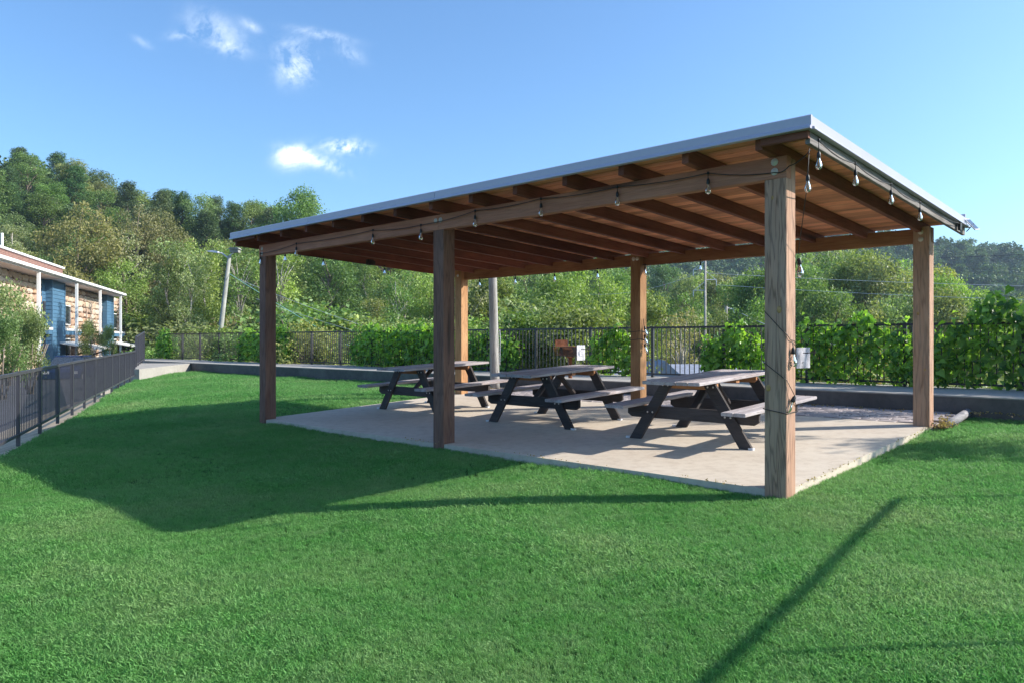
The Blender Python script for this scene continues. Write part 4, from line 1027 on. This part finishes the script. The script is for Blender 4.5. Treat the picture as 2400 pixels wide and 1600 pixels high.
# ---------------------------------------------------------------- climbing vines on the back fence
def vine_leaf_geo():
    """lobed leaf, tip along +x, 7 vertices fan, slightly folded"""
    P = [(0, 0, 0), (-.12, .30, .03), (.18, .48, .02), (.42, .30, .05), (1.0, 0, -.06), (.42, -.30, .05), (.18, -.48, .02), (-.12, -.30, .03)]
    F = [(0, 3, 2, 1), (0, 4, 3), (0, 5, 4), (0, 7, 6, 5)]
    return P, F
LP_, LF_ = vine_leaf_geo()
leaf_me = []
for i in range(6):
    me_ = bpy.data.meshes.new("leaf"); me_.from_pydata([(x, y, z + .03 * (i % 3) * x * x) for x, y, z in LP_], [], LF_); me_.materials.append(L_VINE)
    a_ = me_.attributes.new("tint", "FLOAT", "FACE"); a_.data.foreach_set("value", [i / 5.0] * len(LF_)); me_.update(); leaf_me.append(me_)
def leaf_frame(rs, out):
    """blade normal leans to the light and outward; tip hangs"""
    n = Vector((out.x * .6 + rs.uniform(-.9, .9), out.y * .6 + rs.uniform(-.9, .9), .5 + rs.uniform(-.6, .7))).normalized()
    t = Vector((rs.uniform(-1, 1), rs.uniform(-1, 1), -0.9)); t = (t - n * t.dot(n)).normalized()
    b = n.cross(t); return Matrix(((t.x, b.x, n.x), (t.y, b.y, n.y), (t.z, b.z, n.z)))
def vine(label, u0, u1, ztop, nleaf, size, depth=.30, n_single=0, seed=0, dry=0.0, zlow=None, ragged=.3):
    rs = random.Random(seed); zlow = WT + .03 if zlow is None else zlow
    o0 = Wp((u0 + u1) / 2, VF, WT); root = empty("climbing_vine", o0, 0, label, "vine", "vines on the back fence")
    bigV = []; bigF = []; bigT = []; singles = []; nleaf = int(nleaf * 1.45)
    outn = Wp(0, -1) - Wp(0, 0)
    for k in range(nleaf):
        s_ = rs.random(); u = u0 + (u1 - u0) * s_
        edge = min(1.0, min(s_, 1 - s_) * (u1 - u0) / .6)
        if math.sin(u * 9.1 + seed) + math.sin(u * 4.3 + seed * 2.1) + math.sin(u * 17 + seed) < rs.uniform(-4.6, -1.2): continue
        zt_ = ztop(u) - (1 - edge) * rs.uniform(0, .9) + .15 * math.sin(u * 7 + seed) * math.sin(u * 15 + 2 * seed) + (rs.uniform(0, .16) if rs.random() < .06 else 0)
        hrel = rs.random() ** .8
        z = zlow + (zt_ - zlow) * hrel + rs.uniform(-.03, .05)
        side = rs.uniform(-.7, 1); th = depth * (0.55 + .45 * math.sin(hrel * 3.0)) 
        v = VF + side * th
        if hrel > .93: v = VF + rs.uniform(-.7, .7) * th
        p = Wp(u, v, z) - o0
        M = leaf_frame(rs, outn if side < .3 else outn * -.6); s2 = size * rs.uniform(.4, 1.25)
        singles.append((side, p, M, s2, rs.random()))
    singles.sort(key=lambda q: q[0])
    for i, (side, p, M, s2, tn) in enumerate(singles):
        if i < n_single:
            o_ = link("leaf", leaf_me[int(tn * 5.99)], root); o_.matrix_local = Matrix.Translation(p) @ M.to_4x4() @ Matrix.Scale(s2, 4)
        else:
            b_ = len(bigV); bigV += [tuple(p + M @ (Vector(q) * s2)) for q in LP_]; bigF += [tuple(j + b_ for j in f) for f in LF_]; bigT += [tn] * len(LF_)
    me_ = bpy.data.meshes.new("foliage"); me_.from_pydata(bigV, [], bigF); me_.materials.append(L_VINE)
    a_ = me_.attributes.new("tint", "FLOAT", "FACE"); a_.data.foreach_set("value", bigT); me_.update()
    tag(link("foliage", me_, root), kind="stuff")
    st = MB()
    for k in range(max(3, int((u1 - u0) * 5))):
        u = rs.uniform(u0, u1); z = zlow; pth = []
        for j in range(8):
            pth.append(Wp(u, VF + rs.uniform(-.10, .10), min(z, ztop(u))) - o0); u = min(u1, max(u0, u + rs.uniform(-.18, .18))); z += (ztop(u) - zlow) / 7
        st.tube(pth, [.010, .009, .008, .007, .006, .005, .004, .003], 4)
    for k in range(int((u1 - u0) * 2)):                              # tendrils that stand clear of the top
        u = rs.uniform(u0, u1); b_ = Wp(u, VF, ztop(u) - .05) - o0; dx = rs.uniform(-.3, .3)
        st.tube([b_, b_ + Vector((dx * .4, 0, .10)), b_ + Vector((dx, .0, .17)), b_ + Vector((dx * 1.3, 0, .12))], [.004, .003, .0025, .002], 4)
    st.build("stems", M_STEM, root)
    if dry:
        P = np.array([tuple(Wp(rs.uniform(u0, u1), VF + rs.uniform(0, .28), zlow + rs.random() ** 1.3 * .8) - o0) for _ in range(int(dry))])
        V, F, T = leaf_quads(P, .055, np.random.RandomState(seed), np.random.RandomState(seed).uniform(0, 1, len(P)))
        tag(link("dry_leaves", quadmesh("dry_leaves", V, F, T, L_DRY), root), kind="stuff")
    return root
bump_ = lambda z0, a, f, ph=0: (lambda u: z0 + a * math.sin(u * f + ph) + a * .5 * math.sin(u * f * 2.7 + ph * 2))
vine("tallest vine on the fence, large green leaves, right of the rear right post", -2.9, 0.92, lambda u: 1.80 + .10 * math.sin(u * 5 + 1) + (0.08 if u < .3 else -.12), 2600, .125, .34, 200, 1)
vine("wide vine curtain with dry leaves at its foot, between the two right posts", 1.05, 3.75, bump_(1.60, .06, 4.0), 1900, .115, .25, 60, 2, dry=1500)
vine("bright vine mound on the fence, seen above the front picnic table", 3.9, 5.15, bump_(1.55, .07, 4.5, 1), 800, .12, .25, 0, 3)
vine("narrow vine on the fence just left of the rear middle post", 6.7, 8.05, bump_(1.55, .05, 5), 800, .115, .22, 0, 4)
vine("thin vine on the fence behind the stout grey pole", 10.3, 12.3, bump_(1.52, .06, 5, 2), 850, .11, .22, 0, 5)
vine("broad dark vine mass on the fence left of the middle front post", 12.6, 17.4, bump_(1.66, .07, 2.3, .4), 3000, .125, .34, 0, 6)
vine("vine clump on the fence behind the left corner post", 21.2, 24.9, bump_(1.66, .12, 1.7, 2.2), 2000, .13, .34, 0, 7)
vine("small vine clump at the far left end of the back fence", 31.0, 32.6, bump_(1.65, .08, 3), 900, .13, .3, 0, 8)

# weeds and litter along the wall foot and the timber
def litter(name, label, cat, pts, size, m_=L_DRY, up=.1):
    pts = np.array(pts); V, F, T = leaf_quads(pts, size, np.random.RandomState(9), np.random.RandomState(8).uniform(0, 1, len(pts)), up=up)
    return tag(link(name, quadmesh(name, V, F, T, m_)), label, cat, kind="stuff")
rl = random.Random(31); pts = []
for k in range(420):
    u = rl.uniform(-4, -.1); v = V_WALL - abs(rl.gauss(0, .10)) - .02; p = Wp(u, v); pts.append((p.x, p.y, KG * v + .02 + rl.random() * .03))
for k in range(260):
    p = Wp(-.14 + rl.gauss(0, .05), 4.38 + rl.gauss(0, .09)); pts.append((p.x, p.y, KG * 4.4 + abs(rl.gauss(.02, .05))))
for k in range(500):
    u = rl.uniform(-.1, 9); v = V_WALL - abs(rl.gauss(0, .16)) - .01; p = Wp(u, v); pts.append((p.x, p.y, KG * v + .015))
for k in range(160):
    p = Wp(8.9 + rl.gauss(0, .3), 5.4 + rl.gauss(0, .2)); pts.append((p.x, p.y, KG * 5.4 + .03))
litter("dry_leaf_litter", "dry tan leaves and weeds littering the wall foot and paver edge", "leaf litter", pts, .035)
pts = []
for k in range(420):
    if rl.random() < .6: u, v = rl.uniform(0.2, 5.0), 0.0 - abs(rl.gauss(0, .012))
    else: u, v = 0.0 - abs(rl.gauss(0, .015)), rl.uniform(0.2, 4.2)
    if math.sin(u * 3 + v * 2) + rl.uniform(-.8, .8) < 0: continue
    p = Wp(u, v); pts.append((p.x, p.y, KG * v + rl.uniform(0, .03)))
litter("dry_grass_edge", "straw coloured dry grass fringe along the slab edges", "dry grass", pts, .02, up=.0)

# ---------------------------------------------------------------- the parking side, car and stone building
q = MB(); d = fd; nrm_ = Vector((-fd.y, fd.x, 0))
def fl(s, o): return FL0 + fd * s + nrm_ * o
def strip(name, o0_, o1_, z0_, z1_, s0_, s1_, m_, th=.3):
    a, b, c_, e = fl(s0_, o0_), fl(s1_, o0_), fl(s1_, o1_), fl(s0_, o1_)
    vv = [(a.x, a.y, z0_), (b.x, b.y, z0_), (c_.x, c_.y, z1_), (e.x, e.y, z1_)]
    vv += [(x, y, z - th) for x, y, z in vv]
    return tag(MB().add(vv, [(0, 1, 2, 3), (7, 6, 5, 4), (0, 4, 5, 1), (1, 5, 6, 2), (2, 6, 7, 3), (3, 7, 4, 0)]).build(name, m_), kind="structure")
strip("verge", 0.05, 1.7, -.22, -.62, -9, 26, M_VERGE)
strip("parking_lot", 1.7, 24, -.80, -1.0, -14, 75, M_ASPH)
strip("kerb", 1.55, 1.72, -.62, -.62, -9, 60, M_WALK)

# building: facade line through (-30.9, 49.7)
BL = Vector((-30.9, 49.7, -1.1)); fdir = Vector((-.311, 1, 0)).normalized()
bn = Vector((-fdir.y, fdir.x, 0)); B0 = BL + bn * 1.1
ang = math.atan2(fdir.y, fdir.x)
bd = empty("apartment_building", B0, ang, "long low apartment building of tan fieldstone and blue siding beyond the left fence", "building")
# local x runs away along the facade, local y positive is away from the car park (into the building)
def fx(px, y=.24):
    q0 = B0 + bn * y; a = (px - 1200) / 1770.0      # x/y of the sight line
    t = (a * q0.y - q0.x) / (fdir.x - a * fdir.y); return t
ZR = 5.95 + 1.1
def bpart(name, m_, *boxes, c=0):
    q_ = MB()
    for b_ in boxes: q_.box(*b_)
    return q_.build(name, m_, bd)
xA = -14.0; xE = fx(284, -1.1)
bpart("wall", plain("mortar", (0.34, 0.29, 0.25), .95), (xA, xE, 0.25, 12, 0, ZR - .25))
bpart("roof", M_WHITE, (xA, xE + 1.2, -1.25, 12.5, ZR - .16, ZR + .04))
bpart("soffit", M_SOFFIT, (xA, xE + 1.0, -1.15, .25, ZR - .24, ZR - .165))
bpart("gutter", M_WHITE, (xA, xE + 1.25, -1.36, -1.25, ZR - .12, ZR + .06))
M_BRICKB = bpy.data.materials.new("brick_courses"); M_BRICKB.use_nodes = True
t = M_BRICKB.node_tree; b_ = t.nodes["Principled BSDF"]; b_.inputs["Roughness"].default_value = .9
bt = nd(t, "ShaderNodeTexBrick"); tcx = nd(t, "ShaderNodeTexCoord"); sx_ = nd(t, "ShaderNodeSeparateXYZ"); cx_ = nd(t, "ShaderNodeCombineXYZ")
t.links.new(tcx.outputs["Object"], sx_.inputs[0]); t.links.new(mth(t, "ADD", sx_.outputs[0], sx_.outputs[1]), cx_.inputs[0]); t.links.new(sx_.outputs[2], cx_.inputs[1]); t.links.new(cx_.outputs[0], bt.inputs["Vector"])
bt.inputs["Scale"].default_value = 2.2; bt.inputs["Color1"].default_value = (.15, .06, .045, 1); bt.inputs["Color2"].default_value = (.22, .10, .075, 1); bt.inputs["Mortar"].default_value = (.30, .23, .19, 1)
t.links.new(bt.outputs[0], b_.inputs["Base Color"])
xb1 = fx(147) * 1.0
# brick block on the roof, stepped back
bx1 = fx(147, 3.2); zb1_ = 1.25 + 173 / 1770 * (B0 + bn * 3.2 + fdir * bx1).y + 1.1
bk = bpart("roof_block", M_BRICKB, (xA, bx1, 3.2, 11, ZR + .042, zb1_ - .15))
q_ = MB().box(xA, bx1 + .12, 3.05, 11.1, zb1_ - .148, zb1_).build("coping", M_WHITE, bk)
MB().tube([(fx(5, 4), 4, zb1_ - .2), (fx(5, 4), 4, zb1_ + 1.3)], .09, 8).build("vent_pipe", M_WHITE, bk)
# stone faces: every stone a piece
STONEC = plain("fieldstone", (0.50, 0.37, 0.27), .9, nz=.35, nscale=1.2, bmp=.6)
ts = STONEC.node_tree; bs_ = ts.nodes["Principled BSDF"]; oi = nd(ts, "ShaderNodeObjectInfo")
cr = ramp(ts, oi.outputs["Random"], [(0.0, (0.66, 0.55, 0.44)), (0.25, (0.56, 0.43, 0.32)), (0.5, (0.46, 0.27, 0.16)), (0.7, (0.68, 0.58, 0.48)), (0.85, (0.38, 0.23, 0.15)), (1.0, (0.60, 0.50, 0.38))])
nz_ = noise(ts, coords(ts, "Object"), 3.0, 6, .65)
ts.links.new(mixc(ts, mth(ts, "MULTIPLY", nz_, .5), cr, (0.33, 0.25, 0.19)), bs_.inputs["Base Color"])
stone_me = []
rs_ = random.Random(77)
for i in range(8):
    q_ = MB(); n = rs_.choice((5, 6, 6, 7)); a0_ = rs_.uniform(0, 1)
    ring = []
    for k in range(n):
        a = 2 * math.pi * (k + a0_) / n; e = 1 / max(abs(math.cos(a)), abs(math.sin(a))) ** .95
        ring.append((.5 * e * math.cos(a) * rs_.uniform(.88, 1.0), .5 * e * math.sin(a) * rs_.uniform(.86, 1.0)))
    va = [(x, 0.0, z) for x, z in ring] + [(x * .97, -.10, z * .97) for x, z in ring] + [(x * .7, -.15 + rs_.uniform(-.03, .02), z * .7) for x, z in ring]
    fa = [(k, (k + 1) % n, n + (k + 1) % n, n + k) for k in range(n)] + [(n + k, n + (k + 1) % n, 2 * n + (k + 1) % n, 2 * n + k) for k in range(n)] + [tuple(range(2 * n, 3 * n))]
    stone_me.append(q_.add(va, fa).mesh("stone", STONEC))
n_st = 0
def stones(x0, x1, z0, z1, ysurf, step, vert, holes=()):
    """rows of irregular stones on a face"""
    global n_st
    z = z0
    while z < z1 - .1:
        h = vert * rs_.uniform(.7, 1.25); x = x0
        while x < x1 - .1:
            w_ = step * rs_.uniform(.6, 1.4); w_ = min(w_, x1 - x)
            cx, cz = x + w_ / 2, z + h / 2
            if cz + h * .3 < z1 + .1 and not any(a < cx < b and c_ < cz < d_ for a, b, c_, d_ in holes):
                o_ = link("stone", rs_.choice(stone_me), bd, loc=(cx, ysurf, min(cz, z1 - h * .3)), scale=(w_ * 1.03, 1, h * 1.06), rot=(0, rs_.choice((0, math.pi)) + rs_.uniform(-.05, .05), 0)); n_st += 1
            x += w_
        z += h
def col_(px0, px1): return fx(px0), fx(px1)
posts_px = (91, 180, 235, 283)
# bays: stone | blue recess | blue box | stone with windows
def bay(p0, p1, p2, p3, p4, sc_):
    s0, s1, s2, s3, s4 = fx(p0), fx(p1), fx(p2, -.25), fx(p3, -.25), fx(p4)
    stones(s0, s1 - .1, 0.4, ZR - .3, .24, 1.05 * sc_, .44)
    # blue recess boards
    rec = MB().box(s1 + .1, s2, .16, .24, 0, ZR - .26).build("siding", M_DKBLUE, bd)
    bm_ = MB().add([(0, 0, 0), (1, 0, 0), (1, -.045, 0), (0, -.045, 0), (0, -.012, .30), (1, -.012, .30), (1, 0, .30), (0, 0, .30)],
                   [(0, 1, 2, 3), (3, 2, 5, 4), (4, 5, 6, 7), (0, 3, 4, 7), (1, 6, 5, 2)])
    mm = bm_.mesh("siding_board", M_DKBLUE); mm2 = bm_.mesh("siding_board", M_BLUE)
    z = .1
    while z < ZR - .6:
        link("siding_board", mm, rec, loc=(s1 + .1, .158, z), scale=(s2 - s1 - .1, 1, 1)); z += .28
    # projecting blue box
    bx_ = MB().box(s2, s3, -.25, .22, -.2, ZR - .26).build("siding_tower", M_BLUE, bd)
    z = -.1
    while z < ZR - .55:
        link("siding_board", mm2, bx_, loc=(s2, -.252, z), scale=(s3 - s2, 1, 1))
        o_ = link("siding_board", mm2, bx_, loc=(s2 - .002, .15, z), scale=(.39, 1, 1), rot=(0, 0, R(-90))); z += .28
    MB().box(s2 - .03, s2 + .10, -.32, -.25, -.2, ZR - .27).build("corner_board", M_BLUE, bx_)
    MB().box(s3 - .10, s3 + .03, -.32, -.25, -.2, ZR - .27).build("corner_board", M_BLUE, bx_)
    # windows and balcony bands in recess and in the stone bay beyond
    for (a, b, yy_) in ((s1 + .25, s2 - .3, .15), (s3 + .15, s3 + (s4 - s3) * .55, .14)):
        for zb_ in (3.55 - .1 + 1.0 - .9, .95):
            z0_ = zb_ + .1; z1_ = z0_ + 1.55
            fr = MB().box(a, b, yy_ - .10, yy_, z0_, z1_).build("window", M_WHITE if yy_ < .145 else M_SOOT, bd)
            MB().box(a + .08, (a + b) / 2 - .04, yy_ - .115, yy_ - .102, z0_ + .08, z1_ - .08).build("pane", M_GLASSD, fr)
            MB().box((a + b) / 2 + .04, b - .08, yy_ - .115, yy_ - .102, z0_ + .08, z1_ - .08).build("pane", M_GLASSD, fr)
    for (a, b) in ((s1 + .12, s2 - .02), (s3 + .04, s4 - .3)):
        MB().box(a, b, -.35, .2, 3.18, 3.36).build("balcony_edge", M_WHITE, bd)
        MB().box(a, b, -.30, .2, 2.86, 3.178).build("band", M_BLUE, bd)
    hl = [(s3, s3 + (s4 - s3) * .62, 3.3, 5.3), (s3, s3 + (s4 - s3) * .62, .9, 2.8)]
    stones(s3 + .05, s4 - .15, .4, ZR - .3, .24, .9 * sc_, .44, hl)
    # canopy over the door
    cp = MB().add([(s3 - 1.5, -2.6, 1.75), (s4 - .3, -2.6, 1.75), (s4 - .3, -.02, 2.25), (s3 - 1.5, -.02, 2.25), (s3 - 1.5, -2.6, 1.85), (s4 - .3, -2.6, 1.85), (s4 - .3, -.02, 2.35), (s3 - 1.5, -.02, 2.35)],
                  [(0, 3, 2, 1), (4, 5, 6, 7), (0, 1, 5, 4), (1, 2, 6, 5), (2, 3, 7, 6), (3, 0, 4, 7)]).build("canopy", M_WHITE, bd)
    for x_ in (s3 - 1.3, s4 - .6): MB().tube([(x_, -.1, .9), (x_, -2.4, 1.72)], .07, 6).build("brace", M_SOOT, cp)
bay(-30, 93, 121, 151, 178, 1.0)
bay(182, 237, 249, 265, 281, 1.3)
stones(xA, fx(-30), .4, ZR - .3, .24, 1.2, .5)
for p_ in posts_px:
    x_ = fx(p_, -1.1); MB().box(x_ - .09, x_ + .09, -1.18, -1.0, -.3, ZR - .245).build("post", M_WHITE, bd)

# car behind the side fence
def car(loc, rz_, label):
    c_ = empty("parked_car", loc, rz_, label, "car")
    prof = [(-2.3, .35), (-2.32, .75), (-2.2, .95), (-1.75, 1.02), (-1.35, 1.05), (1.0, 1.04), (1.35, 1.0), (2.15, .86), (2.3, .7), (2.3, .35)]
    MB().prism([(x, -.9, z) for x, z in prof], (0, 1.8, 0)).build("body", M_CARP, c_)
    gl = [(-1.95, 1.0), (-1.6, 1.50), (.35, 1.52), (1.15, 1.03)]
    g2 = MB(); g2.add([(x, s_ * (.86 - .14 * (z > 1.2)), z) for s_ in (-1, 1) for x, z in gl], [(0, 1, 2, 3), (7, 6, 5, 4), (0, 4, 5, 1), (1, 5, 6, 2), (2, 6, 7, 3), (3, 7, 4, 0)]); g2.build("windows", M_GLASSD, c_)
    MB().box(-1.62, .38, -.73, .73, 1.505, 1.56).build("roof", M_CARP, c_)
    for x in (-1.45, 1.4):
        for y in (-.92, .72):
            w2 = MB().tube([(x, y, .34), (x, y + .2, .34)], .34, 16).build("wheel", M_TYRE, c_)
            MB().tube([(x, y - .01 if y < 0 else y + .15, .34), (x, y + .05 if y < 0 else y + .21, .34)], .2, 12).build("rim", M_GALV, w2)
    for s_ in (-1, 1):
        MB().box(2.28, 2.315, s_ * .7 - .17, s_ * .7 + .17, .6, .75).build("headlight", M_WHITE, c_)
        MB().box(.75, .95, s_ * .98 - .1, s_ * .98 + .1, 1.0, 1.15).build("mirror", M_CARP, c_)
    return c_
cp_ = at(166, 800, 44)
car((cp_.x, cp_.y, -1.13), R(287), "dark blue car parked in front of the stone building, its roof showing over the fence")

# trees in front of the building
M_CR = [tree_kind(801, "bush", H=2.0, n=7000, size=.10), tree_kind(802, "bush", H=2.0, n=7000, size=.10)]
def small_tree(px, Y, H, tint, label, wid=1.0, zb=-1.0):
    x = (px - 1200) / 1770 * Y
    root = empty("small_tree", (x, Y, zb), rt.uniform(0, 6), label, "tree"); s_ = H / 2.9
    tm = MB(); rr_ = random.Random(px)
    for k in range(6):
        a = rr_.uniform(0, 6.28); tm.tube([(rr_.uniform(-.06, .06), rr_.uniform(-.06, .06), -.1), (.25 * math.cos(a), .25 * math.sin(a), .9), (.6 * math.cos(a), .6 * math.sin(a), 1.9)], [.035, .028, .012], 6)
    o_ = tm.build("trunk", M_BARK, root, smooth=True); o_.scale = (s_, s_, s_)
    c_ = link("crown", M_CR[px % 2][1], root, loc=(0, 0, .95 * s_), scale=(s_ * wid * .55, s_ * wid * .55, s_ * .98)); c_.color = (*TINT[tint], 1)
small_tree(15, 36, 5.4, "grey", "spreading feathery small tree beside the building's near stone bay", .95, -1.0)
small_tree(70, 30, 3.3, "olive", "round yellow-green small tree just behind the left fence", .8, -1.0)
small_tree(2, 27, 3.3, "green", "bushy small tree standing by the near end of the parking lot", 1.0, -1.1)
small_tree(212, 55, 3.6, "olive", "small leafy tree before the building's middle stone panel", .9, -1.0)
small_tree(252, 60, 3.4, "green", "small dark tree before the far blue tower", .8, -1.0)

# low grey-roofed building beyond the back fence
lb = empty("low_building", (at(1500, 800, 34).x, 34, -5), R(-4), "low building with grey shingled roof down beyond the back fence", "building")
def roofprism(name, x0, x1, y0, y1, ze, zr, m_, parent, alongx=True):
    if alongx:
        ym = (y0 + y1) / 2; v = [(x0, y0, ze), (x1, y0, ze), (x1, y1, ze), (x0, y1, ze), (x0, ym, zr), (x1, ym, zr)]
        return MB().add(v, [(0, 1, 5, 4), (2, 3, 4, 5), (0, 4, 3), (1, 2, 5), (0, 3, 2, 1)]).build(name, m_, parent)
    xm = (x0 + x1) / 2; v = [(x0, y0, ze), (x1, y0, ze), (x1, y1, ze), (x0, y1, ze), (xm, y0, zr), (xm, y1, zr)]
    return MB().add(v, [(0, 4, 5, 3), (1, 2, 5, 4), (0, 1, 4), (2, 3, 5), (0, 3, 2, 1)]).build(name, m_, parent)
MB().box(-4.5, 4.2, -2.6, 2.6, -1, 3.4).build("wall", M_SOFFIT, lb)
roofprism("roof", -5, 4.6, -3.1, 3.1, 3.3, 5.25, M_SHINGLE, lb)
roofprism("roof", -1.3, 2.3, -4.6, 0.2, 3.9, 5.52, M_SHINGLE, lb, False)
MB().box(-.9, 1.9, -4.2, -2.62, -1, 3.95).build("wall", M_SOFFIT, lb)
MB().tube([(3.2, -1, 4.4), (3.2, -1, 5.2)], .06, 6).build("vent_pipe", M_WHITE, lb)

# ---------------------------------------------------------------- things outside the frame that throw shadows into it
sf = empty("swing_frame", (7.0, 6.1, gz(7, 6.1)), 0, "tall thin-legged metal frame with a flat timber cross beam", "frame")
zt_ = 2.33
pA = Vector((0, 0, 0)); pB = Vector((5.35 - 7.0, 3.45 - 6.1, 0)); pC = Vector((2.6 - 7.0, -0.2 - 6.1, 0))
MB().tube([pA, pA + Vector((0, 0, zt_))], .022, 8).build("leg", M_GREYF, sf)
MB().tube([pB, pB + Vector((0, 0, zt_))], .016, 8).build("leg", M_GREYF, sf)
MB().tube([pC, pC + Vector((0, 0, zt_))], .022, 8).build("leg", M_GREYF, sf)
stick("cross_beam", pA + Vector((0, 0, zt_)), pC + Vector((0, 0, zt_)), .062, .03, W_RIM, sf)
tree(0, 11.3, 8.6, "broad", "green", x=13.2, zbase=.0, wid=.42, label="tall narrow leafy tree past the fence's right end, out of the picture")
tree(0, 8.35, 6.0, "sparse", "green", x=12.7, zbase=.1, wid=.8, label="thin-leaved tree by the fence's near end, out of the picture")

# ---------------------------------------------------------------- air between here and the far hills
hz = bpy.data.materials.new("air"); hz.use_nodes = True; t = hz.node_tree; t.nodes.clear()
pvn = nd(t, "ShaderNodeVolumePrincipled"); pvn.inputs["Density"].default_value = 0.00024; pvn.inputs["Color"].default_value = (0.62, 0.78, 1.0, 1)
pvn.inputs["Anisotropy"].default_value = 0.2
o = nd(t, "ShaderNodeOutputMaterial"); t.links.new(pvn.outputs[0], o.inputs["Volume"])
tag(MB().box(-3200, 3200, -410, 3010, -8.5, 76).build("haze", hz), kind="stuff")
